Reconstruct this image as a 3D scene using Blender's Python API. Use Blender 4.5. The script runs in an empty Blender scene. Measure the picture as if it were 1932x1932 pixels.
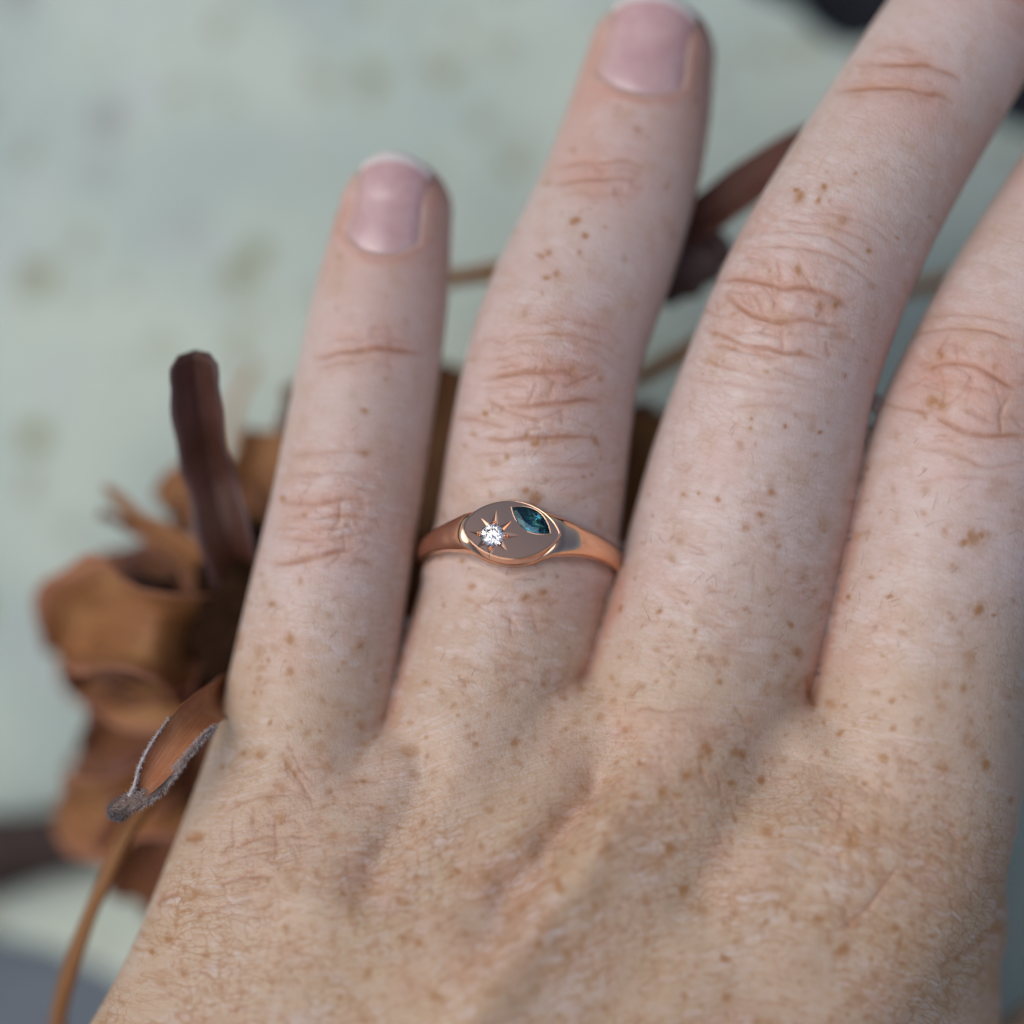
import bpy, bmesh, math, random
import numpy as np
from mathutils import Vector, Matrix, geometry

random.seed(7)
rng = np.random.default_rng(11)
MM = 0.001                      # everything below is measured in millimetres
D = 350.0                       # camera height above the ring (mm)
W = 88.0                        # width of the view at the ring (mm)
U = W / 1932.0                  # mm per measured picture unit at the ring

# ------------------------------------------------------------------ camera
sc = bpy.context.scene
cam_d = bpy.data.cameras.new('camera'); cam = bpy.data.objects.new('camera', cam_d)
sc.collection.objects.link(cam); sc.camera = cam
cam.location = (0, 0, D * MM)
cam_d.sensor_width = 36; cam_d.lens = 36 * D / W
cam_d.clip_start = 0.01; cam_d.clip_end = 50
cam_d.dof.use_dof = True
cam_d.dof.focus_distance = (D + 0.6) * MM
cam_d.dof.aperture_fstop = cam_d.lens / 31.0
# ------------------------------------------------------------------ sky and sun (bright overcast, light from the upper left)
SUN_EL, SUN_AZ = math.radians(55), math.radians(-85)     # azimuth from +Y towards +X
w = bpy.data.worlds.new('World'); sc.world = w; w.use_nodes = True
wn = w.node_tree; bg = wn.nodes['Background']
sky = wn.nodes.new('ShaderNodeTexSky'); sky.sky_type = 'NISHITA'; sky.sun_disc = False
sky.sun_elevation = SUN_EL; sky.sun_rotation = SUN_AZ
sky.air_density = 1.0; sky.dust_density = 3.5; sky.ozone_density = 1.0
wn.links.new(sky.outputs[0], bg.inputs[0]); bg.inputs[1].default_value = 0.14
sl = bpy.data.lights.new('sun', 'SUN'); sl.energy = 2.0; sl.angle = math.radians(64); sl.color = (1.0, 0.985, 0.97)
so = bpy.data.objects.new('sun', sl); sc.collection.objects.link(so)
sd = Vector((math.sin(SUN_AZ) * math.cos(SUN_EL), math.cos(SUN_AZ) * math.cos(SUN_EL), math.sin(SUN_EL)))
so.rotation_euler = sd.to_track_quat('Z', 'Y').to_euler(); so.location = sd * 2
vs = sc.view_settings; vs.view_transform = 'Standard'; vs.look = 'None'; vs.exposure = -0.6; vs.gamma = 1
sc.render.engine = 'CYCLES'
sc.cycles.use_denoising = True
sc.cycles.max_bounces = 14; sc.cycles.transmission_bounces = 10; sc.cycles.glossy_bounces = 6; sc.cycles.diffuse_bounces = 4
sc.cycles.caustics_reflective = True; sc.cycles.caustics_refractive = True
sc.cycles.sample_clamp_indirect = 6

# ------------------------------------------------------------------ helpers
def at(px, py, z):
    k = U * (D - z) / D
    return np.array([(px - 966) * k, (966 - py) * k, z])

def link(o, parent=None):
    sc.collection.objects.link(o)
    if parent is not None: o.parent = parent
    return o

def empty(name, label, cat, loc=(0, 0, 0)):
    o = bpy.data.objects.new(name, None); link(o); o['label'] = label; o['category'] = cat
    o.empty_display_size = 0.01
    return o

def mesh_obj(name, V, F, mat, parent=None, smooth=True, uv=None):
    me = bpy.data.meshes.new(name)
    me.from_pydata((np.asarray(V) * MM).tolist(), [], [tuple(int(i) for i in f) for f in F])
    if smooth: me.polygons.foreach_set('use_smooth', np.ones(len(me.polygons), dtype=bool))
    if uv is not None:
        at_ = me.attributes.new('grain', 'FLOAT_VECTOR', 'POINT')
        at_.data.foreach_set('vector', np.asarray(uv, dtype=np.float32).ravel())
    if mat: me.materials.append(mat)
    me.update()
    return link(bpy.data.objects.new(name, me), parent)

def smooth01(x, a, b):
    t = np.clip((x - a) / (b - a), 0, 1); return t * t * (3 - 2 * t)

def hash2(i, j, seed):
    n = (i.astype(np.int64) * 374761393 + j.astype(np.int64) * 668265263 + seed * 1274126177) & 0xFFFFFFFF
    n = ((n ^ (n >> 13)) * 1274126177) & 0xFFFFFFFF
    n = ((n ^ (n >> 16)) * 2246822519) & 0xFFFFFFFF
    return ((n ^ (n >> 15)) & 0xFFFFFF) / float(0xFFFFFF)

def noise2(x, y, seed=0):
    i = np.floor(x); j = np.floor(y); fx = x - i; fy = y - j
    fx = fx * fx * fx * (fx * (fx * 6 - 15) + 10); fy = fy * fy * fy * (fy * (fy * 6 - 15) + 10)
    a = hash2(i, j, seed); b = hash2(i + 1, j, seed); c = hash2(i, j + 1, seed); d = hash2(i + 1, j + 1, seed)
    return (a * (1 - fx) + b * fx) * (1 - fy) + (c * (1 - fx) + d * fx) * fy

def fbm2(x, y, seed=0, o=3):
    s = 0; a = 0.5
    for k in range(o):
        s = s + a * noise2(x * 2 ** k, y * 2 ** k, seed + k * 17); a *= 0.5
    return s / (1 - 0.5 ** o)

# ---- node helpers
class NT:
    def __init__(self, name):
        self.m = bpy.data.materials.new(name); self.m.use_nodes = True
        self.t = self.m.node_tree; self.n = self.t.nodes
        self.b = self.n['Principled BSDF']
    def node(self, typ, **kw):
        n = self.n.new(typ)
        for k, v in kw.items():
            if k in n.inputs: n.inputs[k].default_value = v
            else: setattr(n, k, v)
        return n
    def link(self, a, b): self.t.links.new(a, b)
    def attr(self, name): return self.node('ShaderNodeAttribute', attribute_name=name)
    def math(self, op, a, b=None, c=None, clamp=False):
        n = self.node('ShaderNodeMath', operation=op); n.use_clamp = clamp
        for i, v in enumerate((a, b, c)):
            if v is None: continue
            if isinstance(v, (int, float)): n.inputs[i].default_value = v
            else: self.link(v, n.inputs[i])
        return n.outputs[0]
    def mix(self, f, a, b, blend='MIX'):
        n = self.node('ShaderNodeMix', data_type='RGBA', blend_type=blend)
        for s, v in ((n.inputs['Factor'], f), (n.inputs['A'], a), (n.inputs['B'], b)):
            if isinstance(v, (int, float)): s.default_value = v
            elif isinstance(v, tuple): s.default_value = (*v, 1) if len(v) == 3 else v
            else: self.link(v, s)
        # colour sockets share names with the float ones: wire the RGBA ones
        return n
    def ramp(self, f, lo, hi):
        n = self.node('ShaderNodeMapRange', interpolation_type='SMOOTHSTEP')
        self.link(f, n.inputs[0]); n.inputs[1].default_value = lo; n.inputs[2].default_value = hi
        return n.outputs[0]
    def noise(self, vec, scale, detail=3, rough=0.55):
        n = self.node('ShaderNodeTexNoise'); n.inputs['Scale'].default_value = scale
        n.inputs['Detail'].default_value = detail; n.inputs['Roughness'].default_value = rough
        if vec is not None: self.link(vec, n.inputs['Vector'])
        return n.outputs['Fac']
    def pos(self, scale=(1, 1, 1)):
        g = self.node('ShaderNodeNewGeometry')
        m = self.node('ShaderNodeMapping'); m.inputs['Scale'].default_value = scale
        self.link(g.outputs['Position'], m.inputs['Vector']); return m.outputs[0]

def cmix(nt, f, a, b):
    n = nt.node('ShaderNodeMix', data_type='RGBA')
    ins = {'f': n.inputs[0], 'a': n.inputs[6], 'b': n.inputs[7]}
    for k, v in (('f', f), ('a', a), ('b', b)):
        if isinstance(v, (int, float)): ins[k].default_value = v
        elif isinstance(v, tuple): ins[k].default_value = (*v, 1)
        else: nt.link(v, ins[k])
    return n.outputs[2]

def bump(nt, h, dist, strength=1.0, nrm=None):
    b = nt.node('ShaderNodeBump'); b.inputs['Strength'].default_value = strength; b.inputs['Distance'].default_value = dist
    nt.link(h, b.inputs['Height'])
    if nrm is not None: nt.link(nrm, b.inputs['Normal'])
    return b.outputs[0]

# ------------------------------------------------------------------ materials
def mat_skin():
    t = NT('freckled_skin')
    P = t.pos()
    big = t.noise(t.pos(), 55, 3)                # large blotches, ~18 mm
    mid = t.noise(t.pos(), 420, 4, 0.6)          # ~2 mm mottling
    fine = t.noise(t.pos(), 1500, 3, 0.6)
    red = t.attr('red').outputs['Fac']; tan = t.attr('tan').outputs['Fac']
    crease = t.attr('crease').outputs['Fac']; freck = t.attr('freckle').outputs['Fac']
    lat = t.attr('lattice').outputs['Fac']
    pal = t.attr('pale').outputs['Fac']
    c = cmix(t, tan, (0.615, 0.487, 0.452), (0.55, 0.397, 0.262))
    c = cmix(t, t.math('MULTIPLY', t.ramp(big, 0.42, 0.68), 0.3), c, (0.52, 0.365, 0.26))
    c = cmix(t, t.math('MULTIPLY', red, 0.9), c, (0.57, 0.315, 0.25))
    c = cmix(t, t.math('MULTIPLY', t.ramp(mid, 0.46, 0.74), 0.42), c, (0.50, 0.32, 0.205))
    c = cmix(t, t.math('MULTIPLY', pal, 0.55), c, (0.67, 0.575, 0.55))
    c = cmix(t, t.math('MULTIPLY', t.ramp(fine, 0.55, 0.8), 0.25), c, (0.65, 0.54, 0.50))
    c = cmix(t, t.math('MULTIPLY', lat, 0.74, clamp=True), c, (0.42, 0.225, 0.115))
    c = cmix(t, t.math('MULTIPLY', crease, 0.72), c, (0.38, 0.155, 0.07))
    c = cmix(t, t.math('MULTIPLY', freck, 0.85, clamp=True), c, (0.37, 0.17, 0.055))
    t.link(c, t.b.inputs['Base Color'])
    t.b.inputs['Subsurface Weight'].default_value = 0.35
    t.b.inputs['Subsurface Radius'].default_value = (1.0, 0.35, 0.2)
    t.b.inputs['Subsurface Scale'].default_value = 2.0 * MM
    t.b.inputs['Roughness'].default_value = 0.42
    t.b.inputs['Specular IOR Level'].default_value = 0.42
    vor = t.node('ShaderNodeTexVoronoi', feature='DISTANCE_TO_EDGE'); vor.inputs['Scale'].default_value = 2300
    t.link(t.pos((1, 0.75, 1)), vor.inputs['Vector'])
    h1 = t.ramp(vor.outputs['Distance'], 0.0, 0.22)
    n1 = bump(t, h1, 0.014 * MM, 0.7)
    n2 = bump(t, t.noise(t.pos(), 5200, 3, 0.65), 0.02 * MM, 0.5, n1)
    t.link(n2, t.b.inputs['Normal'])
    return t.m

def mat_nail():
    t = NT('fingernail')
    a = t.attr('grain'); sep = t.node('ShaderNodeSeparateXYZ'); t.link(a.outputs['Vector'], sep.inputs[0])
    free = t.math('MULTIPLY', t.ramp(sep.outputs[1], 0.88, 0.92), 0.85)
    lun = t.math('SUBTRACT', 1.0, t.ramp(sep.outputs[1], 0.05, 0.25))
    c = cmix(t, t.ramp(t.noise(t.pos(), 420, 3), .35, .65), (0.565, 0.335, 0.335), (0.62, 0.40, 0.395))
    ab = t.math('ABSOLUTE', sep.outputs[0]); c = cmix(t, t.math('MULTIPLY', t.ramp(ab, .6, 1.0), .6), c, (0.54, 0.285, 0.255))
    c = cmix(t, t.math('MULTIPLY', lun, 0.3), c, (0.66, 0.50, 0.50))
    c = cmix(t, free, c, (0.72, 0.68, 0.64))
    t.link(c, t.b.inputs['Base Color'])
    t.b.inputs['Roughness'].default_value = 0.24; t.b.inputs['Coat Weight'].default_value = 1.0; t.b.inputs['Coat Roughness'].default_value = 0.14
    t.b.inputs['Subsurface Weight'].default_value = 0.25
    t.b.inputs['Subsurface Radius'].default_value = (1.0, 0.4, 0.3)
    t.b.inputs['Subsurface Scale'].default_value = 1.5 * MM
    m = t.node('ShaderNodeMapping'); m.inputs['Scale'].default_value = (26, 1.2, 1); t.link(a.outputs['Vector'], m.inputs['Vector'])
    t.link(bump(t, t.noise(m.outputs[0], 1.0, 2), 0.05 * MM, 0.5), t.b.inputs['Normal'])
    return t.m

def mat_gold(name='rose_gold', rough=0.07):
    t = NT(name)
    t.b.inputs['Base Color'].default_value = (0.87, 0.53, 0.36, 1)
    t.b.inputs['Metallic'].default_value = 1.0
    n = t.noise(t.pos((1, 1, 1)), 900, 4)
    r = t.math('MULTIPLY_ADD', n, 0.10, rough - 0.03)
    t.link(r, t.b.inputs['Roughness'])
    st = t.noise(t.pos((900, 9000, 3000)), 1.0, 2)
    t.link(bump(t, st, 0.004 * MM, 0.25), t.b.inputs['Normal'])
    return t.m

def mat_gem(name, col, ior):
    t = NT(name); t.n.remove(t.b)
    g = t.node('ShaderNodeBsdfGlass'); g.inputs['Color'].default_value = (*col, 1); g.inputs['IOR'].default_value = ior
    g.inputs['Roughness'].default_value = 0.0
    t.link(g.outputs[0], t.n['Material Output'].inputs[0])
    return t.m

def mat_petal(name, c0, c1, c2, rough=0.6, edge=None):
    t = NT(name)
    a = t.attr('grain')
    m = t.node('ShaderNodeMapping'); m.inputs['Scale'].default_value = (14, 1.1, 1); t.link(a.outputs['Vector'], m.inputs['Vector'])
    s = t.noise(m.outputs[0], 1.6, 4, 0.6)
    b = t.noise(t.pos(), 180, 3)
    c = cmix(t, t.ramp(s, 0.35, 0.7), c0, c1)
    c = cmix(t, t.math('MULTIPLY', t.ramp(b, 0.45, 0.75), 0.7), c, c2)
    if edge:
        sp_ = t.node('ShaderNodeSeparateXYZ'); t.link(a.outputs['Vector'], sp_.inputs[0])
        c = cmix(t, t.math('MULTIPLY', t.ramp(sp_.outputs[2], 0.68, 1.0), 0.75), c, edge)
    t.link(c, t.b.inputs['Base Color'])
    t.b.inputs['Roughness'].default_value = rough
    t.link(bump(t, s, 0.25 * MM, 0.6), t.b.inputs['Normal'])
    return t.m

def mat_plain(name, c0, c1, scale, rough=0.8, bumpd=0.2):
    t = NT(name)
    n = t.noise(t.pos(), scale, 4, 0.6)
    t.link(cmix(t, t.ramp(n, 0.3, 0.7), c0, c1), t.b.inputs['Base Color'])
    t.b.inputs['Roughness'].default_value = rough
    t.link(bump(t, n, bumpd * MM, 0.6), t.b.inputs['Normal'])
    return t.m

def mat_slab():
    t = NT('lichen_spotted_stone')
    big = t.noise(t.pos(), 38, 4, 0.55)
    c = cmix(t, t.ramp(big, 0.32, 0.68), (0.43, 0.53, 0.495), (0.59, 0.68, 0.59))
    n2 = t.noise(t.pos(), 95, 3)
    c = cmix(t, t.math('MULTIPLY', t.ramp(n2, 0.5, 0.75), 0.5), c, (0.54, 0.58, 0.60))
    for sc_, thr, col, k in ((150, 0.5, (0.25, 0.24, 0.09), 0.8), (112, 0.6, (0.27, 0.26, 0.26), 0.55), (210, 0.4, (0.33, 0.30, 0.20), 0.6)):
        v = t.node('ShaderNodeTexVoronoi'); v.inputs['Scale'].default_value = sc_; v.inputs['Randomness'].default_value = 1.0
        g = t.node('ShaderNodeNewGeometry'); m = t.node('ShaderNodeMapping'); m.inputs['Location'].default_value = (sc_ * 0.013, sc_ * 0.007, 0.0)
        m.inputs['Scale'].default_value = (1, 1, 0)
        va = t.node('ShaderNodeVectorMath', operation='MULTIPLY_ADD'); nz_ = t.node('ShaderNodeTexNoise'); nz_.inputs['Scale'].default_value = 300
        t.link(g.outputs['Position'], nz_.inputs['Vector']); t.link(nz_.outputs['Color'], va.inputs[0]); va.inputs[1].default_value = (.0035, .0035, 0); t.link(g.outputs['Position'], va.inputs[2])
        t.link(va.outputs[0], m.inputs['Vector']); t.link(m.outputs[0], v.inputs['Vector'])
        spot = t.math('SUBTRACT', 1.0, t.ramp(v.outputs['Distance'], 0.13, 0.34))
        sep = t.node('ShaderNodeSeparateColor'); t.link(v.outputs['Color'], sep.inputs[0])
        on = t.ramp(sep.outputs[0], thr, thr + 0.25)
        c = cmix(t, t.math('MULTIPLY', t.math('MULTIPLY', spot, on), k), c, col)
    fine = t.noise(t.pos(), 1400, 3)
    c = cmix(t, t.math('MULTIPLY', t.ramp(fine, 0.5, 0.8), 0.3), c, (0.25, 0.28, 0.27))
    t.link(c, t.b.inputs['Base Color']); t.b.inputs['Roughness'].default_value = 0.85
    t.link(bump(t, t.noise(t.pos(), 500, 5, 0.65), 0.5 * MM, 0.6), t.b.inputs['Normal'])
    return t.m

M_SKIN = mat_skin(); M_NAIL = mat_nail(); M_GOLD = mat_gold()
M_GOLD2 = mat_gold('rose_gold_bright_cut', 0.04)
M_DIA = mat_gem('diamond', (1, 1, 1), 2.42); M_SAPH = mat_gem('teal_sapphire', (0.38, 0.62, 0.68), 1.77)
M_PET = mat_petal('dried_petal_russet', (0.19, 0.065, 0.022), (0.095, 0.03, 0.012), (0.26, 0.11, 0.04), edge=(0.22, 0.085, 0.06))
M_PET2 = mat_petal('dried_petal_tan', (0.36, 0.16, 0.055), (0.22, 0.085, 0.028), (0.46, 0.25, 0.10), edge=(0.30, 0.12, 0.085))
M_PET3 = mat_petal('dried_petal_plum', (0.17, 0.065, 0.045), (0.09, 0.03, 0.018), (0.22, 0.11, 0.09), 0.35)
M_PET5 = mat_petal('dried_petal_brown', (0.33, 0.14, 0.045), (0.17, 0.06, 0.02), (0.44, 0.24, 0.095), edge=(0.34, 0.14, 0.09))
M_STRAP = mat_petal('dried_petal_mahogany', (0.085, 0.03, 0.018), (0.05, 0.016, 0.01), (0.13, 0.06, 0.05), 0.4, edge=(0.12, 0.075, 0.08))
M_PET4 = mat_petal('dried_bract_orange', (0.38, 0.125, 0.045), (0.25, 0.068, 0.022), (0.50, 0.24, 0.11), 0.36)
M_STEM = mat_petal('dry_stem_golden', (0.62, 0.24, 0.03), (0.45, 0.15, 0.02), (0.52, 0.22, 0.045))
M_STALK = mat_petal('dry_stalk_brown', (0.33, 0.15, 0.045), (0.19, 0.075, 0.025), (0.26, 0.13, 0.06))
M_CORE = mat_plain('painted_shade_core', (0.014, 0.007, 0.004), (0.030, 0.014, 0.007), 700, 1.0)  # near-black colour paints the shade deep between the petals
M_CORE.node_tree.nodes['Principled BSDF'].inputs['Specular IOR Level'].default_value = 0.08
M_FUZZ = mat_plain('grey_fuzz', (0.42, 0.36, 0.35), (0.56, 0.50, 0.49), 2000)
M_FUZZD = mat_plain('dark_grey_fuzz', (0.09, 0.08, 0.09), (0.2, 0.175, 0.18), 2000)
M_FUZZB = mat_plain('brown_grey_felt', (0.17, 0.11, 0.085), (0.27, 0.20, 0.17), 1500)
M_SLAB = mat_slab()
M_DARK = mat_plain('dark_cloth', (0.012, 0.014, 0.02), (0.018, 0.021, 0.03), 900)
M_PAVER = mat_plain('blue_grey_stone', (0.13, 0.16, 0.20), (0.18, 0.21, 0.25), 160, 0.9, 0.5)
M_TWIG = mat_plain('dark_twig_bark', (0.055, 0.035, 0.03), (0.035, 0.022, 0.02), 300)

# ------------------------------------------------------------------ the setting
ZG = -51.0
def slab(name, pts, z, thick, mat):
    bm = bmesh.new()
    vv = [bm.verts.new(Vector((*(at(px, py, z)[:2]), z)) * MM) for px, py in pts]
    f = bm.faces.new(vv)
    if f.normal.z < 0: f.normal_flip()
    r = bmesh.ops.extrude_face_region(bm, geom=[f])
    low = [v for v in r['geom'] if isinstance(v, bmesh.types.BMVert)]
    for v in low: v.co.z -= thick * MM
    bmesh.ops.recalc_face_normals(bm, faces=bm.faces[:])
    top_e = [e for e in bm.edges if all(abs(v.co.z - z * MM) < 1e-7 for v in e.verts)]
    bmesh.ops.bevel(bm, geom=top_e, offset=1.2 * MM, segments=3, affect='EDGES', profile=0.6)
    me = bpy.data.meshes.new(name); bm.to_mesh(me); bm.free(); me.materials.append(mat)
    o = link(bpy.data.objects.new(name, me)); o['kind'] = 'structure'
    return o

def crom(pts, n):
    """Catmull-Rom through control rows, n samples evenly along chord length."""
    P = np.asarray(pts, float)
    t = np.concatenate([[0], np.cumsum(np.maximum(np.linalg.norm(np.diff(P[:, :3], axis=0), axis=1), 1e-6))])
    m = np.gradient(P, t, axis=0)
    q = np.linspace(0, t[-1], n); i = np.clip(np.searchsorted(t, q, 'right') - 1, 0, len(t) - 2)
    h = (t[i + 1] - t[i])[:, None]; s = ((q - t[i])[:, None]) / h
    a, b = P[i], P[i + 1]; ma, mb = m[i] * h, m[i + 1] * h
    return a * (2 * s**3 - 3 * s**2 + 1) + ma * (s**3 - 2 * s**2 + s) + b * (-2 * s**3 + 3 * s**2) + mb * (s**3 - s**2)

edge_tr = [(1380, -60), (1440, -15), (1500, 10), (1550, 60), (1600, 85), (1680, 75), (1760, 110), (1850, 190), (1905, 235), (1990, 245), (2150, 200), (2500, 260)]
edge_tr = [(a, b) for a, b, _ in crom([(a, b, 0) for a, b in edge_tr], 60)]
slab_pts = edge_tr + [(4200, 400), (4200, 4200), (1800, 4200), (1100, 2250), (420, 1975), (200, 1835), (100, 1790), (-100, 1745), (-500, 1640), (-2600, 1300), (-2600, -2600), (1100, -2600), (1290, -700), (1340, -200)]
slab('stone_slab', slab_pts, ZG, 14, M_SLAB)
slab('paver', [(-3000, 1000), (1800, 2000), (2200, 4600), (-3000, 4600)], ZG - 14.2, 6, M_PAVER)
gme = mesh_obj('ground', [(-1500, -1500, ZG - 22), (1500, -1500, ZG - 22), (1500, 1500, ZG - 22), (-1500, 1500, ZG - 22)], [(0, 1, 2, 3)], M_DARK, smooth=False)
gme['kind'] = 'structure'

# ------------------------------------------------------------------ the hand: one continuous surface
# every row: px, py, z of the upper skin surface, radius (picture units), flatness
DIG = {
 'pinky': [(747, 402, -8.3, 107, .92), (722, 550, -6.3, 127, .93), (695, 700, -4.9, 134, .94), (662, 900, -3.3, 139, .96), (652, 960, -2.9, 141, .97), (622, 1100, -2.3, 147, .97),
           (590, 1300, -1.6, 160, .97), (572, 1480, -0.6, 190, .95), (500, 1700, 1.0, 200, .95), (415, 1932, 3.0, 208, .95), (265, 2300, 4.5, 215, .95), (150, 2650, 4.0, 200, .95)],
 'ring': [(1230, 108, -9.6, 119, .90), (1212, 200, -8.0, 134, .92), (1177, 330, -6.2, 143, .93), (1112, 500, -4.0, 158, .95), (1050, 650, -2.2, 163, .98), (1031, 750, -1.8, 166, .98), (1015, 850, -1.9, 171, .97),
          (997, 1000, -1.9, 174, .98), (981, 1100, -1.9, 178, .98), (957, 1200, -1.6, 182, .98), (925, 1310, -0.8, 186, .97), (880, 1480, 1.2, 188, .97), (780, 1700, 3.2, 188, .97), (690, 1932, 5.5, 188, .97), (530, 2350, 8.0, 190, .97), (400, 2680, 6.5, 190, .97)],
 'middle': [(1908, -88, -7.0, 124, .91), (1868, -22, -5.5, 143, .93), (1790, 100, -3.6, 152, .95), (1705, 235, -1.8, 157, .95), (1625, 370, -0.3, 161, .96), (1575, 460, 0.4, 168, .97), (1527, 560, 1.0, 176, .99), (1489, 660, 1.1, 178, .99), (1457, 750, 1.0, 180, .98),
            (1436, 850, 1.0, 201, .97), (1402, 1000, 1.1, 206, .97), (1348, 1200, 1.3, 213, .97), (1312, 1330, 1.9, 216, .97), (1265, 1480, 3.2, 206, .97), (1130, 1700, 5.0, 198, .97), (985, 1932, 7.0, 190, .97), (690, 2400, 9.0, 190, .97), (560, 2680, 7.5, 190, .97)],
 'index': [(2300, -40, -9.0, 122, .90), (2235, 90, -7.0, 142, .92), (2150, 240, -4.6, 156, .94), (2055, 400, -2.2, 164, .96), (1990, 510, -0.6, 172, .97), (1920, 640, 0.8, 180, .99), (1870, 750, 1.3, 185, .99), (1833, 870, 1.3, 208, .98),
           (1802, 1000, 1.5, 207, .97), (1763, 1150, 1.7, 207, .97), (1738, 1300, 2.2, 209, .97), (1698, 1560, 3.4, 220, .97), (1580, 1800, 4.4, 224, .96), (1420, 2020, 5.6, 222, .96), (900, 2520, 7.5, 210, .96), (740, 2720, 6.5, 200, .96)],
 'thumb': [(2490, 1610, -17, 140, .85), (2385, 1725, -15.5, 175, .88), (2232, 1880, -14, 185, .92), (2080, 2025, -12, 200, .95), (1905, 2205, -9.5, 225, .97), (1700, 2400, -6, 270, .97), (1250, 2600, -1, 300, .95), (950, 2750, 1, 300, .95)],
}
WEB = {
 'web_pinky_ring': [(742, 1478, -1.4, 104, 1), (690, 1620, 0.6, 130, 1), (600, 1800, 2.6, 140, 1), (550, 1932, 3.6, 140, 1), (380, 2350, 5.5, 140, 1)],
 'web_ring_middle': [(1094, 1395, -1.2, 112, 1), (1060, 1500, 0.6, 130, 1), (960, 1700, 3.0, 140, 1), (840, 1932, 5.4, 140, 1), (620, 2380, 7.8, 140, 1)],
 'web_middle_index': [(1520, 1436, 0.0, 112, 1), (1490, 1540, 1.9, 150, 1), (1370, 1760, 4.0, 165, 1), (1220, 1960, 5.6, 170, 1), (800, 2450, 8.0, 170, 1)],
 'palm_a': [(640, 1560, -9, 210, 1), (420, 2100, -6, 250, 1), (260, 2600, -5, 260, 1)],
 'palm_b': [(1050, 1560, -8, 250, 1), (760, 2100, -4, 280, 1), (480, 2650, -3, 280, 1)],
 'palm_c': [(1540, 1620, -8, 250, 1), (1200, 2100, -4, 300, 1), (700, 2650, -3, 290, 1)],
 'thenar': [(1745, 1760, -4.5, 150, 1), (1680, 1932, -2.5, 215, 1), (1560, 2150, -1.5, 260, 1), (1250, 2500, 1, 300, 1)],
 'forearm': [(480, 2600, 6.5, 520, .62), (330, 3000, 6, 560, .66), (120, 3600, 8, 640, .75)],
}
class Tube:
    def __init__(self, rows, n):
        P = []
        for px, py, zt, r, fl in rows:
            z = zt
            for _ in range(3):
                rr = r * U * (D - z) / D; z = zt - rr * fl
            P.append([*at(px, py, z), rr, rr * fl])
        S = crom(P, n)
        for _ in range(3): S[1:-1] = .25 * S[:-2] + .5 * S[1:-1] + .25 * S[2:]
        self.C = S[:, :3]; self.rx = S[:, 3]; self.rz = S[:, 4]
        T = np.gradient(self.C, axis=0); T /= np.linalg.norm(T, axis=1)[:, None]
        N = np.array([0, 0, 1.0]) - T * T[:, 2:3]; N /= np.linalg.norm(N, axis=1)[:, None]
        self.T, self.N, self.L = T, N, np.cross(T, N)
        self.s = np.concatenate([[0], np.cumsum(np.linalg.norm(np.diff(self.C, axis=0), axis=1))])
        R = self.rx.max() + 14
        self.lo = self.C.min(0) - R; self.hi = self.C.max(0) + R
    def local(self, P):
        """index (float) on the axis, lateral u, height w, axial overshoot a"""
        n = len(P); best = np.full(n, 1e18); idx = np.zeros(n); K = 5; nC = len(self.C)
        co = np.arange(0, nC, K); bc = np.full(n, 1e18); ci = np.zeros(n, int)
        for j in co:
            d = P - self.C[j]; q = np.einsum('ij,ij->i', d, d); m = q < bc; bc[m] = q[m]; ci[m] = j
        AB = np.diff(self.C, axis=0); L2 = (AB * AB).sum(1)
        for o in range(-K, K):
            j = np.clip(ci + o, 0, nC - 2); ab = AB[j]
            d = P - self.C[j]; t = np.clip(np.einsum('ij,ij->i', d, ab) / L2[j], 0, 1)
            d -= t[:, None] * ab; q = np.einsum('ij,ij->i', d, d)
            m = q < best; best[m] = q[m]; idx[m] = (j + t)[m]
        seg = np.sqrt(L2)
        for _ in range(1):          # slide to where the smooth tangent is square to the point
            i = np.clip(idx.astype(int), 0, nC - 2); f = (idx - i)[:, None]
            g = lambda X: X[i] * (1 - f) + X[i + 1] * f
            st = ((P - g(self.C)) * g(self.T)).sum(1) / seg[i]
            inner_ = (idx > 0) & (idx < nC - 1)
            idx = np.where(inner_, np.clip(idx + np.clip(st, -.6, .6) * .8, 0, nC - 1), idx)
        i = np.clip(idx.astype(int), 0, nC - 2); f = (idx - i)[:, None]
        g = lambda X: X[i] * (1 - f) + X[i + 1] * f
        v = P - g(self.C); T = g(self.T); N = g(self.N); Lq = g(self.L)
        rx = self.rx[i] * (1 - f[:, 0]) + self.rx[i + 1] * f[:, 0]; rz = self.rz[i] * (1 - f[:, 0]) + self.rz[i + 1] * f[:, 0]
        return idx, (v * Lq).sum(1), (v * N).sum(1), (v * T).sum(1), rx, rz
    def dist(self, P):
        out = np.full(len(P), 60.0)
        m = np.nonzero(np.all((P > self.lo) & (P < self.hi), axis=1))[0]
        if len(m) == 0: return out
        Q = P[m]; bc = np.full(len(m), 1e18)
        for j in range(0, len(self.C), 6): d = Q - self.C[j]; bc = np.minimum(bc, np.einsum('ij,ij->i', d, d))
        bc = np.sqrt(bc); far = bc - self.rx.max(); out[m] = np.maximum(far, 9)
        near_ = far < 9 + 3.1 * self.s[-1] / len(self.C); m = m[near_]; Q = Q[near_]
        if len(m):
            idx, u, w_, a, rx, rz = self.local(Q)
            a = np.where((idx <= 0) | (idx >= len(self.C) - 1), a, 0)
            k = np.sqrt((u / rx) ** 2 + (w_ / rz) ** 2 + (a / rx) ** 2)
            out[m] = (k - 1) * np.sqrt(rx * rz)
        return out

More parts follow.
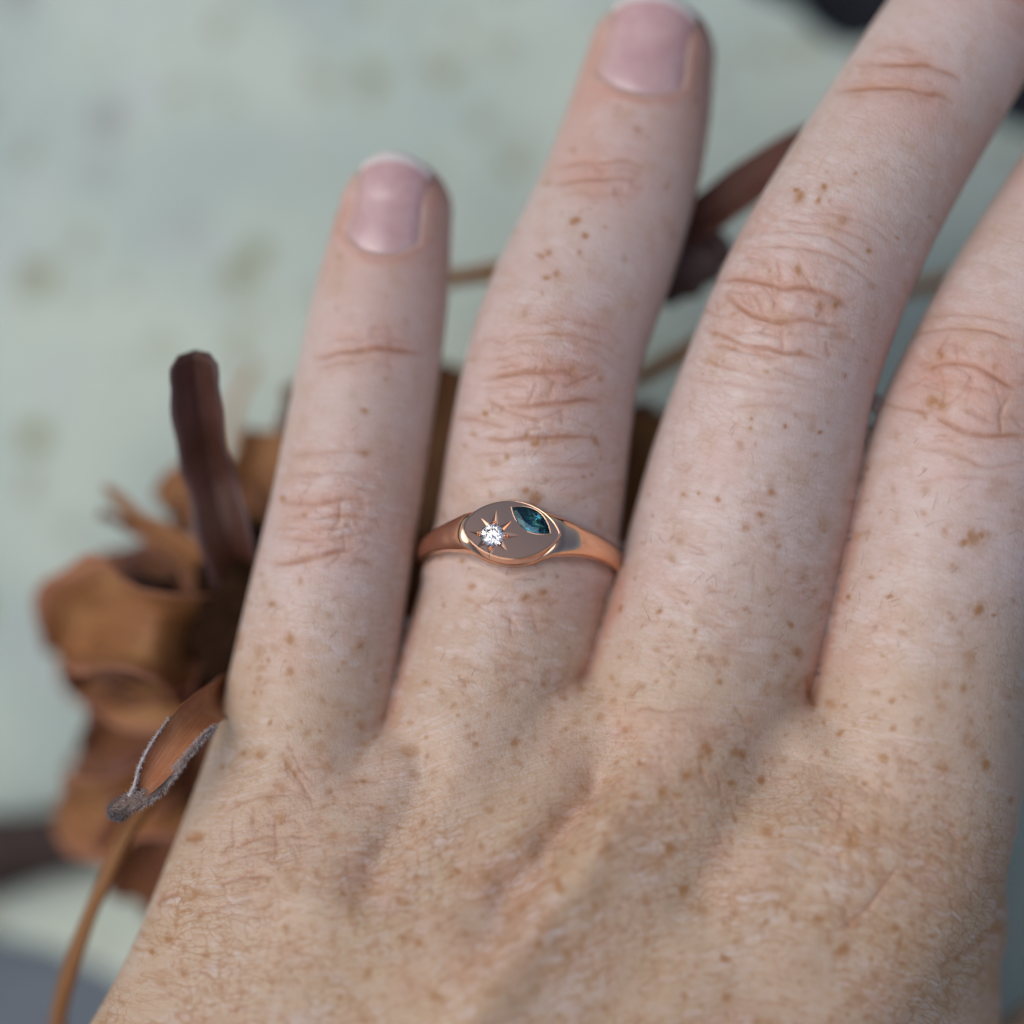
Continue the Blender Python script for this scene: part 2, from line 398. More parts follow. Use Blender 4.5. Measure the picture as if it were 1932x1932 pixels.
TUBES = {k: Tube(v, 56 if k in ('ring', 'middle', 'index') else 44) for k, v in DIG.items()}
TUBEW = {k: Tube(v, 31) for k, v in WEB.items()}
WEBX = np.array([-500, 430, 735, 1105, 1525, 2000, 3000]); WEBY = np.array([1450, 1420, 1352, 1255, 1310, 1400, 1500])

def smin(a, b, k):
    h = np.maximum(k - np.abs(a - b), 0) / k
    return np.minimum(a, b) - h * h * k * 0.25

def sdf(P):
    k = U * (D - P[:, 2]) / D
    px = 966 + P[:, 0] / k; py = 966 - P[:, 1] / k
    behind = py - np.interp(px, WEBX, WEBY)
    kk = 0.25 + 6.0 * smooth01(behind, -20, 300)
    d = None
    for t in TUBES.values():
        e = t.dist(P); d = e if d is None else smin(d, e, kk)
    kw = 0.8 + 4.5 * smooth01(behind, -40, 260)
    for n, t in TUBEW.items():
        d = smin(d, t.dist(P), kw if n.startswith('web') else np.maximum(kw, 4.0) if n != 'forearm' else np.full(len(P), 14.0))
    return d

def surface_nets(lo, hi, h):
    n = np.ceil((hi - lo) / h).astype(int) + 1
    gx, gy, gz = [lo[i] + h * np.arange(n[i]) for i in range(3)]
    cl = [np.arange(lo[i], hi[i] + 4 * h, 4 * h) for i in range(3)]       # coarse pass finds where the skin is
    cv_ = sdf(np.stack(np.meshgrid(*cl, indexing='ij'), -1).reshape(-1, 3)).reshape([len(c) for c in cl])
    ii = [np.clip(np.rint(np.arange(n[i]) / 4).astype(int), 0, len(cl[i]) - 1) for i in range(3)]
    val = cv_[np.ix_(*ii)]
    need = np.argwhere(np.abs(val) < 5.0)
    for c0 in range(0, len(need), 200000):
        q = need[c0:c0 + 200000]; val[tuple(q.T)] = sdf(lo + h * q)
    s = val < 0
    cs = n - 1
    sl = lambda A, o: A[o[0]:o[0] + cs[0], o[1]:o[1] + cs[1], o[2]:o[2] + cs[2]]
    cnr = [(i, j, k) for i in (0, 1) for j in (0, 1) for k in (0, 1)]
    tot = sum(sl(s, c).astype(int) for c in cnr)
    act = (tot > 0) & (tot < 8)
    ids = -np.ones(cs, int); ids[act] = np.arange(act.sum())
    acc = np.zeros((act.sum(), 3)); cnt = np.zeros(act.sum())
    vv = {c: sl(val, c)[act] for c in cnr}
    for a in cnr:
        for ax in range(3):
            if a[ax] == 0:
                b = list(a); b[ax] = 1; b = tuple(b)
                va, vb = vv[a], vv[b]; m = (va < 0) != (vb < 0)
                t = va[m] / (va[m] - vb[m]); p = np.tile(np.array(a, float), (m.sum(), 1)); p[:, ax] = t
                acc[m] += p; cnt[m] += 1
    V = lo + h * (np.argwhere(act) + acc / cnt[:, None])
    Fs = []
    for ax in range(3):
        b, c = (ax + 1) % 3, (ax + 2) % 3
        o0 = [slice(None)] * 3; o1 = [slice(None)] * 3
        o0[ax] = slice(0, -1); o1[ax] = slice(1, None)
        ch = s[tuple(o0)] != s[tuple(o1)]
        I = np.argwhere(ch); inner = (I[:, b] > 0) & (I[:, c] > 0) & (I[:, b] < n[b] - 1) & (I[:, c] < n[c] - 1)
        I = I[inner]; neg = s[tuple(I.T)]
        q = []
        for db, dc in ((-1, -1), (0, -1), (0, 0), (-1, 0)):
            J = I.copy(); J[:, b] += db; J[:, c] += dc; q.append(ids[tuple(J.T)])
        q = np.stack(q, 1); q[~neg] = q[~neg][:, ::-1]
        Fs.append(q)
    return V, np.concatenate(Fs)

def vnormals(V, F):
    fn = np.cross(V[F[:, 2]] - V[F[:, 0]], V[F[:, 3]] - V[F[:, 1]])
    N = np.zeros_like(V)
    for c in range(4):
        for ax in range(3): N[:, ax] += np.bincount(F[:, c], fn[:, ax], len(V))
    l = np.linalg.norm(N, axis=1); l[l == 0] = 1
    return N / l[:, None]

def project(V, N, it=2, eps=0.02, mx=0.6):
    for _ in range(it):
        d = sdf(V); g = (sdf(V + N * eps) - d) / eps
        g = np.where(np.abs(g) < 0.3, 0.3, g)
        V = V - N * np.clip(d / g, -mx, mx)[:, None]
    return V

def relax(V, F, it, lam=0.5):
    for _ in range(it):
        S = np.zeros_like(V); c = np.zeros(len(V))
        for a, b in ((0, 1), (1, 2), (2, 3), (3, 0)):
            for p, q in ((a, b), (b, a)):
                for ax in range(3): S[:, ax] += np.bincount(F[:, p], V[F[:, q], ax], len(V))
                c += np.bincount(F[:, p], minlength=len(V))
        ok = c > 0
        V = V.copy(); V[ok] += lam * (S[ok] / c[ok][:, None] - V[ok])
    return V

def subdivide(V, F, polys, mask):
    """split the masked quads in four; their unsplit neighbours become n-gons, so there are no cracks"""
    nV = len(V); S = F[mask]; K = F[~mask]
    E = np.concatenate([S[:, [0, 1]], S[:, [1, 2]], S[:, [2, 3]], S[:, [3, 0]]])
    Es = np.sort(E, 1); key = Es[:, 0].astype(np.int64) * nV + Es[:, 1]
    uk, inv = np.unique(key, return_inverse=True)
    a, b = uk // nV, uk % nV
    mid = (V[a] + V[b]) / 2; cen = V[S].mean(1)
    m = (nV + inv).reshape(4, -1).T; ci = nV + len(uk) + np.arange(len(S))
    NF = np.concatenate([np.stack([S[:, 0], m[:, 0], ci, m[:, 3]], 1), np.stack([m[:, 0], S[:, 1], m[:, 1], ci], 1),
                         np.stack([ci, m[:, 1], S[:, 2], m[:, 2]], 1), np.stack([m[:, 3], ci, m[:, 2], S[:, 3]], 1)])
    def keyof(p, q): return np.minimum(p, q).astype(np.int64) * nV + np.maximum(p, q)
    newp = []
    if len(K):
        kk = np.stack([keyof(K[:, i], K[:, (i + 1) % 4]) for i in range(4)], 1)
        pos = np.clip(np.searchsorted(uk, kk), 0, len(uk) - 1); hit = uk[pos] == kk
        anyh = hit.any(1)
        for r, h, p in zip(K[anyh], hit[anyh], pos[anyh]):
            q = []
            for i in range(4):
                q.append(int(r[i]))
                if h[i]: q.append(int(nV + p[i]))
            newp.append(q)
        K = K[~anyh]
    for poly in polys:
        arr = np.array(poly); kq = keyof(arr, np.roll(arr, -1)); pos = np.clip(np.searchsorted(uk, kq), 0, len(uk) - 1); h = uk[pos] == kq
        if h.any():
            q = []
            for i in range(len(poly)):
                q.append(poly[i])
                if h[i]: q.append(int(nV + pos[i]))
            newp.append(q)
        else: newp.append(poly)
    V2 = np.concatenate([V, mid, cen])
    return V2, np.concatenate([NF, K]) if len(K) else NF, newp, len(NF)

def to_px(V):
    k = U * (D - V[:, 2]) / D
    return 966 + V[:, 0] / k, 966 - V[:, 1] / k

V, F = surface_nets(np.array([-62., -128., -50.]), np.array([78., 60., 14.]), 0.9)
V = relax(V, F, 2); N = vnormals(V, F); V = project(V, N, 3)
# level 1: everywhere but the forearm and the palm side
polys = []
LEVELS = [(140, -0.9), (90, -0.35), (40, -0.05)]
for lev, (marg, nz) in enumerate(LEVELS):
    N = vnormals(V, F); c = V[F].mean(1); fn = N[F].mean(1)
    px, py = to_px(c)
    mask = (px > -marg) & (px < 1932 + marg) & (py > -marg) & (py < 1932 + marg) & (fn[:, 2] > nz)
    if lev > 0: mask[nsplit:] = False
    nOld = len(V)
    V, F, polys, nsplit = subdivide(V, F, polys, mask)
    nS = nsplit
    V = relax(V, F[:nS], 1, 0.35) if lev < 2 else V
    N = vnormals(V, F)
    if lev < 2: V = project(V, N, 1, mx=0.3)
    V[nOld:] = project(V[nOld:], N[nOld:], 1, mx=0.3)
N = vnormals(V, F)
print('hand verts', len(V), 'quads', len(F), 'ngons', len(polys))

# ---------------- skin relief and pigment, per vertex
px, py = to_px(V)
up = smooth01(N[:, 2], 0.0, 0.5)
dd = {k: np.full(len(V), 99.0) for k in TUBES}
loc = {}
for k, t in TUBES.items():
    idx, u, w_, a, rx, rz = t.local(V)
    kq = np.sqrt((u / rx) ** 2 + (w_ / rz) ** 2 + (a / rx) ** 2)
    dd[k] = (kq - 1) * rx
    s = np.interp(idx, np.arange(len(t.s)), t.s)
    loc[k] = (s - np.minimum(0, 0) - np.where(idx <= 0, a, 0) * 0, u, rx, a, idx)
names = list(TUBES); near = np.argmin(np.stack([dd[k] for k in names]), 0)
S_ = np.zeros(len(V)); U_ = np.zeros(len(V)); RX = np.ones(len(V)); AX = np.zeros(len(V))
for i, k in enumerate(names):
    m = near == i; S_[m] = loc[k][0][m]; U_[m] = loc[k][1][m]; RX[m] = loc[k][2][m]; AX[m] = loc[k][3][m]
arc = np.arcsin(np.clip(U_ / RX, -1, 1)) * RX
fing = 1 - smooth01(py - np.interp(px, WEBX, WEBY), 0, 260)     # 1 on the fingers, 0 on the back of the hand

h = np.zeros(len(V)); crease = np.zeros(len(V)); red = np.zeros(len(V)); tan = np.zeros(len(V)); freckle = np.zeros(len(V)); lattice = np.zeros(len(V))

def line_field(pts, wid):
    """distance (picture units) to a polyline and 0..1 along it, for the vertices nearby"""
    P = np.array([(a, b, 0) for a, b in pts], float); Q = crom(P, max(8, 6 * len(pts)))[:, :2]
    lo, hi = Q.min(0) - wid * 4, Q.max(0) + wid * 4
    m = np.nonzero((px > lo[0]) & (px < hi[0]) & (py > lo[1]) & (py < hi[1]) & (N[:, 2] > 0.02))[0]
    if len(m) == 0: return m, None, None
    X = np.stack([px[m], py[m]], 1)
    wob = 7.0
    X[:, 0] += wob * (noise2(X[:, 0] / 38, X[:, 1] / 38, 5) - .5); X[:, 1] += wob * (noise2(X[:, 0] / 38, X[:, 1] / 38, 9) - .5)
    best = np.full(len(m), 1e9); tt = np.zeros(len(m)); L = np.concatenate([[0], np.cumsum(np.linalg.norm(np.diff(Q, axis=0), axis=1))])
    for j in range(len(Q) - 1):
        ab = Q[j + 1] - Q[j]; d = X - Q[j]; l2 = ab @ ab
        if l2 < 1e-9: continue
        t = np.clip((d @ ab) / l2, 0, 1); d = d - t[:, None] * ab; q = (d * d).sum(1)
        k = q < best; best[k] = q[k]; tt[k] = (L[j] + t[k] * math.sqrt(l2)) / L[-1]
    return m, np.sqrt(best), tt

def zline(o, s, pts): return [(o[0] + s * a, o[1] + s * b) for a, b in pts]
Z8 = ((1159, 290), .35); Z3 = ((773, 435), .375); Z4 = ((966, 0), .5); Z2 = ((0, 580), .5); ZM = ((1352, 0), .3); Z5 = ((1159, 869), .4); Z6 = ((0, 1256), .5); Z7 = ((869, 1256), .55); ZR = ((580, 193), .4)
CREASES = []
def C(z, strength, wid, *pts): CREASES.append((zline(z[0], z[1], pts), strength, wid))
# middle finger, first joint
C(Z8, 1.0, 7, (530, 690), (620, 680), (740, 690), (890, 715), (1060, 735), (1180, 775), (1270, 830))
C(Z8, 1.0, 7, (600, 720), (640, 780), (700, 840), (840, 900), (1000, 905), (1130, 910), (1240, 940))
C(Z8, .9, 6, (480, 945), (640, 1000), (800, 1050), (960, 1075), (1050, 1090), (1140, 1120))
C(Z8, .6, 5, (520, 1030), (650, 1050), (780, 1085), (900, 1098))
C(Z8, .5, 4, (740, 505), (860, 500), (950, 510), (1150, 550), (1320, 640), (1450, 750))
C(Z8, .35, 4, (720, 430), (950, 425), (1150, 450), (1300, 540), (1430, 620))
C(Z8, .3, 4, (830, 365), (1100, 375), (1300, 440), (1460, 540)); C(Z8, .3, 4, (1000, 320), (1250, 340), (1420, 420), (1510, 500))
C(Z8, .25, 4, (1150, 270), (1350, 330), (1520, 440))
C(Z8, .5, 4, (880, 560), (890, 650), (885, 740), (850, 890)); C(Z8, .5, 4, (910, 940), (915, 1070)); C(Z8, .4, 4, (740, 730), (790, 850), (820, 900))
C(Z8, .4, 4, (990, 560), (1060, 720), (1130, 780)); C(Z8, .5, 4, (1090, 870), (1200, 780)); C(Z8, .35, 4, (680, 730), (720, 830)); C(Z8, .35, 4, (560, 780), (570, 900)); C(Z8, .4, 4, (860, 900), (790, 980))
C(Z8, .4, 5, (470, 850), (580, 880), (690, 900)); C(Z8, .35, 5, (430, 1105), (600, 1150), (800, 1205), (1000, 1235)); C(Z8, .3, 5, (850, 1140), (1000, 1210), (1150, 1230))
C(Z8, .3, 5, (400, 1200), (600, 1240), (900, 1290), (1050, 1300)); C(Z8, .3, 5, (600, 1380), (800, 1350), (1000, 1390), (1100, 1430))
C(Z8, .4, 4, (930, 960), (1100, 985), (1280, 1000)); C(Z8, .35, 4, (700, 950), (850, 975), (950, 1000))
# ring finger
C(Z3, .85, 7, (370, 740), (460, 730), (560, 715), (680, 710), (800, 715), (870, 740))
C(Z3, .9, 7, (480, 885), (640, 888), (760, 870), (900, 860), (990, 862)); C(Z3, .7, 6, (385, 850), (480, 905), (600, 950), (670, 962)); C(Z3, .6, 6, (240, 950), (330, 955), (420, 975), (530, 1002))
C(Z3, .9, 6, (330, 1050), (520, 1053), (640, 1048), (820, 1045), (950, 1050)); C(Z3, .4, 5, (640, 740), (625, 820), (600, 890)); C(Z3, .4, 5, (720, 740), (700, 850)); C(Z3, .45, 5, (760, 790), (870, 750), (930, 740))
C(Z3, .35, 5, (430, 560), (560, 530), (700, 520), (860, 540), (1000, 590), (1080, 660)); C(Z3, .3, 5, (400, 615), (560, 565), (760, 560), (940, 615), (1060, 720)); C(Z3, .3, 5, (560, 470), (760, 450), (950, 490), (1090, 570))
C(Z3, .3, 5, (350, 680), (520, 630), (760, 640), (930, 700)); C(Z3, .4, 5, (300, 1130), (500, 1120), (760, 1130)); C(Z3, .35, 5, (640, 1180), (800, 1190), (950, 1180)); C(Z3, .3, 5, (270, 1260), (480, 1250), (700, 1260), (900, 1240))
C(Z4, .6, 6, (160, 695), (270, 682), (350, 676), (480, 684)); C(Z4, .5, 6, (165, 630), (300, 615), (440, 612), (515, 640)); C(Z4, .3, 6, (190, 735), (330, 725), (470, 735))
# little finger
C(Z2, 1.0, 8, (1175, 190), (1280, 172), (1400, 157), (1520, 165), (1600, 185)); C(Z2, .4, 7, (1185, 222), (1300, 212), (1430, 195)); C(Z2, .4, 7, (1220, 130), (1330, 112), (1450, 112), (1560, 130))
C(Z2, .7, 7, (1050, 730), (1150, 742), (1250, 727), (1380, 718)); C(Z2, .5, 6, (1080, 785), (1180, 800), (1300, 782), (1410, 790)); C(Z2, .95, 7, (1015, 965), (1130, 952), (1230, 930), (1340, 908))
C(Z2, .5, 6, (1040, 868), (1180, 878), (1300, 865), (1420, 838)); C(Z2, .35, 6, (1090, 565), (1250, 545), (1420, 545)); C(Z2, .35, 6, (1080, 640), (1250, 620), (1430, 630)); C(Z2, .4, 5, (1130, 700), (1160, 800)); C(Z2, .4, 5, (1290, 720), (1280, 800), (1240, 870))
C(Z2, .5, 6, (1060, 830), (1200, 840), (1330, 820))
# middle finger, end joint
C(ZM, 1.0, 8, (735, 590), (880, 562), (1050, 546), (1250, 565), (1400, 600), (1510, 655)); C(ZM, .8, 8, (880, 420), (1040, 402), (1150, 405), (1350, 422), (1450, 460), (1560, 510)); C(ZM, .35, 8, (960, 330), (1100, 300), (1300, 330))
# index finger
C(Z4, .8, 7, (1545, 1395), (1640, 1377), (1740, 1380), (1840, 1430), (1940, 1485)); C(Z4, 1.0, 8, (1585, 1550), (1640, 1600), (1740, 1637), (1850, 1648), (1960, 1640)); C(Z4, .6, 6, (1400, 1528), (1500, 1545), (1590, 1562))
C(Z4, .6, 6, (1440, 1310), (1530, 1270), (1640, 1247), (1760, 1245), (1960, 1295)); C(Z4, .45, 5, (1600, 1545), (1640, 1450), (1600, 1370)); C(Z4, .4, 5, (1660, 1260), (1600, 1350)); C(Z4, .4, 5, (1740, 1400), (1700, 1480), (1620, 1530))
C(Z4, .45, 6, (1520, 1690), (1640, 1705), (1780, 1755), (1940, 1745)); C(Z4, .35, 6, (1500, 1820), (1700, 1800), (1940, 1830)); C(Z4, .35, 5, (1550, 1200), (1750, 1190), (1950, 1230)); C(Z4, .35, 5, (1470, 1470), (1560, 1440)); C(Z4, .5, 5, (1850, 1650), (1840, 1560), (1880, 1480))
# webs and the outer edge of the hand
C(Z5, .9, 9, (905, 1000), (920, 1060), (930, 1120), (955, 1175)); C(Z5, .5, 8, (905, 1020), (850, 1070), (800, 1130)); C(Z7, .6, 12, (440, 0), (400, 45), (330, 105))
C(Z6, .9, 8, (690, 645), (720, 650), (780, 640)); C(Z6, .8, 8, (590, 890), (630, 870), (690, 860)); C(Z6, .5, 6, (840, 560), (900, 520), (980, 500), (1100, 490)); C(Z6, .5, 6, (860, 700), (960, 650), (1080, 640), (1200, 650))
C(Z6, .5, 6, (790, 760), (900, 720), (1050, 690)); C(Z6, .5, 6, (800, 830), (920, 800), (1050, 800)); C(Z6, .4, 5, (880, 560), (880, 700)); C(Z6, .4, 5, (960, 520), (960, 640)); C(Z6, .5, 5, (1040, 540), (1040, 760)); C(Z6, .4, 6, (700, 960), (850, 900), (1000, 870))
C(Z7, .6, 8, (1640, 1030), (1740, 980), (1830, 910), (1900, 870)); C(Z7, .5, 7, (1250, 930), (1350, 860), (1450, 760), (1520, 660)); C(Z7, .5, 7, (1300, 920), (1380, 840), (1480, 740)); C(Z7, .5, 7, (550, 160), (640, 150), (760, 155), (870, 150))
for cx, cy, ang_, rw_, rh_, n_ in ((1500, 580, 12, 150, 90, 34), (1020, 730, 4, 130, 110, 34), (1860, 760, 14, 150, 100, 30), (640, 970, -4, 110, 90, 24), (715, 660, -3, 90, 45, 9), (1690, 165, 14, 100, 45, 9), (1160, 335, 2, 100, 40, 8), (600, 1560, -8, 190, 140, 40), (1280, 1480, -4, 170, 150, 34), (1680, 1560, 18, 170, 160, 40), (1330, 1150, 6, 150, 120, 22), (960, 1220, -4, 140, 100, 22)):
    for _ in range(int(n_ * 1.9)):
        q, v = rng.uniform(-1, 1), rng.uniform(-1, 1); l = rng.uniform(.18, .55) * rw_; t_ = math.radians(ang_ + rng.normal(0, 16) + (70 if rng.random() < .18 else 0))
        x, y = cx + q * rw_ * .7, cy + v * rh_ + .12 * rh_ * q * q; dx, dy = math.cos(t_) * l / 2, math.sin(t_) * l / 2; bw = rng.normal(0, .08) * l
        CREASES.append(([(x - dx, y - dy), (x - dy * bw / l, y + bw), (x + dx, y + dy)], rng.uniform(.10, .36), rng.uniform(3.5, 6.5)))
for pts, st, wid in CREASES:
    wid = max(3.6, wid * .62)
    m, d, t = line_field(pts, wid)
    if len(m) == 0: continue
    tap = np.minimum(1, np.minimum(t, 1 - t) * 5) ** 0.7
    e = np.exp(-(d / wid) ** 2) * tap; e2 = np.exp(-(d / (wid * 3.6)) ** 2) * tap
    var = 0.55 + 0.9 * noise2(px[m] / 30, py[m] / 30, 31)
    h[m] -= st * (0.10 * e * var + 0.06 * e2)
    crease[m] = np.maximum(crease[m], np.clip(st * var, 0, 1) * (.75 * np.exp(-(d / (wid * 1.1)) ** 2) + .25 * np.exp(-(d / (wid * 2.6)) ** 2)) * tap)
    red[m] += 0.22 * st * e2

# tendon ridge and the hollows between the knuckles
def ridge(pts, amp, wid, rr=0):
    m, d, t = line_field(pts, wid)
    tap = smooth01(np.minimum(t, 1 - t), 0, 0.28)
    e = np.exp(-(d / wid) ** 2) * tap; h[m] += amp * e; red[m] += rr * e
ridge([(1190, 1310), (1150, 1410), (1100, 1510), (1030, 1610), (940, 1720), (850, 1820)], -1.7, 46, .2)
ridge([(1140, 1430), (1100, 1500), (1050, 1570), (1000, 1630)], -.6, 20, .35)
ridge([(1250, 1400), (1200, 1470), (1120, 1600), (1000, 1750), (880, 1932), (780, 2050)], 1.2, 64)
ridge([(740, 1350), (790, 1430), (770, 1520), (710, 1630), (640, 1740)], -1.0, 40, .1)
ridge([(650, 1350), (640, 1470), (600, 1600), (540, 1800)], 0.5, 80)
ridge([(1500, 1370), (1460, 1460), (1380, 1600), (1260, 1780)], -0.8, 60)
ridge([(1680, 1440), (1640, 1560), (1540, 1720), (1420, 1900)], 0.6, 80)
ridge([(1330, 1320), (1290, 1450), (1260, 1560)], 0.25, 90)

ridge([(1640, 820), (1605, 1000), (1570, 1180), (1525, 1320), (1500, 1400)], 0, 16, .9); ridge([(1190, 1040), (1160, 1150), (1110, 1250), (1080, 1320)], 0, 14, .8); ridge([(790, 1100), (765, 1230), (735, 1350), (720, 1420)], 0, 14, .8)
# knuckle pads
for cx, cy, r, a in ((1500, 560, 140, .3), (1020, 720, 130, .3), (1850, 740, 150, .35), (640, 970, 120, .2), (715, 655, 80, .12), (1700, 170, 100, .12), (1165, 330, 90, .1)):
    q = ((px - cx) ** 2 + (py - cy) ** 2) / r ** 2; e = np.exp(-q) * up; h += a * e; red += 0.5 * e
# pressed skin just beside the ring
# fine folds: across the fingers, and a criss-cross lattice on the back of the hand
X = V[:, 0]; Y = V[:, 1]
def voro(x, y, seed):
    i = np.floor(x); j = np.floor(y); f1 = np.full(len(x), 9.0); f2 = f1.copy(); rnd = np.zeros(len(x))
    for di in (-1, 0, 1):
        for dj in (-1, 0, 1):
            a_, b_ = i + di, j + dj
            d = np.hypot(a_ + .1 + .8 * hash2(a_, b_, seed) - x, b_ + .1 + .8 * hash2(a_, b_, seed + 1) - y)
            r = hash2(a_, b_, seed + 2); lt = d < f1
            f2 = np.where(lt, f1, np.minimum(f2, d)); rnd = np.where(lt, r, rnd); f1 = np.where(lt, d, f1)
    return f1, f2 - f1, rnd
wx = X + 1.2 * (fbm2(X * .4, Y * .4, 70) - .5); wy = Y + 1.2 * (fbm2(X * .45 + 7, Y * .45, 71) - .5)
gx_ = np.linspace(-60, 80, 281); gs_ = np.tan(np.radians(np.interp(gx_, [-28, -12, 2, 18, 36], [-4, 10, 27, 4, -27])))
gi_ = np.concatenate([[0], np.cumsum((gs_[1:] + gs_[:-1]) / 2 * np.diff(gx_))])
al, ac = wx, wy - np.interp(wx, gx_, gi_)          # skin lines fan out over the back of the hand
wS = S_ + .8 * (fbm2(S_ * .4, arc * .3, 3) - .5); wA = arc + .8 * (fbm2(S_ * .4 + 5, arc * .4, 4) - .5)
def cells(k, seed):
    _, eb, rb = voro(al * .88 * k, ac * 1.75 * k, seed); _, ef, rf = voro(wA * .60 * k, wS * 1.7 * k, seed + 10)
    return ef * fing + eb * (1 - fing), rf * fing + rb * (1 - fing)
e1_, r1_ = cells(1.0, 500); e2_, r2_ = cells(.55, 540)
soften = smooth01(S_, 10, 30)                        # smoother skin near the finger ends
patch_ = smooth01(fbm2(X * .13, Y * .13, 95), .30, .62); patch2 = smooth01(fbm2(X * .2 + 30, Y * .2, 97), .35, .65)
line1 = 1 - smooth01(e1_, .02, .20); line2 = 1 - smooth01(e2_, .02, .20)
amt = (.28 + .72 * (1 - fing)) * (.25 + .75 * soften)
dirA = wA * fing + al * (1 - fing); dirS = wS * fing + ac * (1 - fing)
lattice = np.clip((.7 * line1 * (.25 + .75 * patch_) + .5 * line2 * patch2 + .55 * smooth01(1 - np.abs(2 * fbm2(dirA * .3 + 11, dirS * 1.9, 430, 3) - 1), .82, .99)) * amt, 0, 1) * (.5 + .5 * up)
pn = fbm2(dirA * .55, dirS * 1.5, 410, 3); pn2 = fbm2(dirA * 1.1 + 40, dirS * 2.4, 420, 2)
pale = np.clip(smooth01(pn, .50, .74) * .8 + smooth01(pn2, .58, .8) * .45 - .25 * lattice, 0, 1) * (.35 + .65 * patch2) * (.5 + .5 * soften)
h += ((.020 * smooth01(e1_, 0, .30) * (.3 + .7 * patch_) + .016 * smooth01(e2_, 0, .3)) * (.45 + .55 * soften) * (1 - .35 * fing)) * up
h += 0.035 * (fbm2(X * .9, Y * .9, 90) - .5) * up
tan = np.clip((1 - fing) * .95 + .7 * smooth01(py, 1000, 1350) * fing + .5 * (fbm2(X * .09, Y * .09, 99) - .5), 0, 1)
red += .35 * smooth01(fbm2(X * .16, Y * .16, 120), .5, .8)
# fingertips are rosier
tipm = 1 - smooth01(S_, 3, 13); red += .6 * tipm
# left flank of the pinky / right flanks are rosier too
# freckles: those that can be read off the photograph, then a scatter
FR = []
def fr(z, k, lst):
    for q in lst: FR.append((z[0][0] + z[1] * q[0], z[0][1] + z[1] * q[1], z[1] * q[2], k if len(q) < 4 else q[3]))
fr(ZR, .8, [(1260, 560, 24), (1310, 632, 18), (1405, 590, 10), (1285, 710, 14), (1105, 730, 20), (1140, 712, 20), (1130, 830, 20), (1175, 815, 22), (1030, 990, 26, .5), (270, 1455, 20), (890, 1700, 24), (940, 1670, 14), (845, 1470, 12), (1030, 1570, 14), (1075, 1610, 26), (1360, 1600, 22), (1340, 1755, 7), (1080, 1870, 36), (1030, 1830, 20)])
fr(Z8, .85, [(990, 640, 28), (985, 195, 22), (1130, 185, 26), (1000, 240, 34), (1100, 255, 20), (1300, 105, 15), (1230, 365, 30, .45), (1370, 525, 14), (1190, 820, 30), (1105, 810, 22), (1730, 1340, 38), (1770, 1360, 30), (1770, 1090, 26), (1240, 1200, 16), (740, 1430, 16), (735, 1480, 12), (680, 1570, 28, .5), (1110, 1500, 14), (370, 1840, 16), (455, 1832, 10), (560, 1870, 16), (850, 1820, 24), (920, 1470, 14), (500, 845, 9), (840, 640, 12, .5)])
fr(Z5, .85, [(325, 160, 14), (398, 155, 10), (490, 185, 16), (690, 255, 20), (740, 145, 20), (830, 775, 18), (860, 905, 28), (380, 805, 16), (215, 712, 14), (500, 1045, 16), (1690, 360, 40), (1650, 385, 24), (1730, 350, 22), (1300, 640, 16), (1105, 640, 14), (1720, 705, 30), (1790, 730, 10), (1270, 1400, 26), (1310, 1265, 16), (430, 1350, 30), (570, 1380, 26), (600, 1385, 20), (340, 1480, 22), (550, 1520, 18), (700, 1500, 16), (120, 1425, 14), (1020, 1575, 18), (1180, 1525, 14), (1380, 1720, 20), (715, 1735, 24), (785, 1770, 12), (1755, 1425, 18), (1135, 1800, 35), (260, 1830, 20), (580, 1685, 14), (1460, 250, 20, .5), (1600, 500, 26, .5), (1560, 330, 24, .5), (1070, 1280, 18), (1430, 1240, 18, .5), (30, 700, 14)])
fr(Z6, .8, [(1095, 20, 18), (960, 100, 12), (1020, 215, 12), (980, 335, 25), (920, 330, 14), (1085, 370, 25), (1115, 410, 18), (1060, 580, 22), (1375, 445, 14), (1600, 330, 12), (1815, 680, 14), (1505, 885, 18), (1700, 795, 14), (1725, 775, 14), (1575, 795, 10), (640, 1035, 18), (690, 1160, 20), (1080, 990, 14), (1525, 1030, 20), (1580, 1045, 16), (775, 1090, 16), (1390, 1155, 22), (1645, 1250, 26), (1285, 1250, 14), (1030, 1190, 14), (890, 1300, 16), (575, 1080, 12), (1240, 480, 16, .5), (1020, 515, 30, .5), (1295, 860, 14), (1370, 830, 12)])
fr(Z7, .85, [(185, 265, 22), (890, 55, 12), (1480, 120, 12), (1485, 215, 12), (1450, 315, 20), (1300, 235, 12), (1270, 445, 12), (775, 375, 18), (840, 285, 26), (970, 310, 20), (930, 405, 16), (1040, 385, 14), (1340, 600, 30), (1525, 555, 14), (500, 640, 24), (340, 760, 20), (460, 820, 14), (770, 770, 20), (1045, 565, 20), (1140, 870, 20), (1225, 870, 22), (1045, 880, 14), (1490, 900, 18), (1310, 975, 26), (1510, 1020, 18), (905, 1005, 16), (270, 960, 18), (770, 1135, 16), (915, 1140, 16), (945, 945, 12), (1800, 340, 18), (690, 440, 22), (650, 500, 26, .5), (720, 630, 22)])
fr(Z2, .8, [(1025, 1120, 18), (1095, 1250, 25), (1360, 1275, 20), (1100, 1375, 14), (1275, 1095, 14, .5), (1070, 725, 12), (1430, 1340, 12, .5), (940, 1360, 10, .5), (1375, 390, 14, .5)])
fr(Z3, .8, [(315, 1790, 20), (670, 1820, 24), (580, 1850, 22), (740, 1740, 10), (435, 1175, 26), (490, 1140, 16), (380, 920, 14), (915, 1230, 8), (1375, 1325, 16, .6), (1450, 1325, 10), (280, 1080, 14, .5), (960, 1140, 12, .5)])
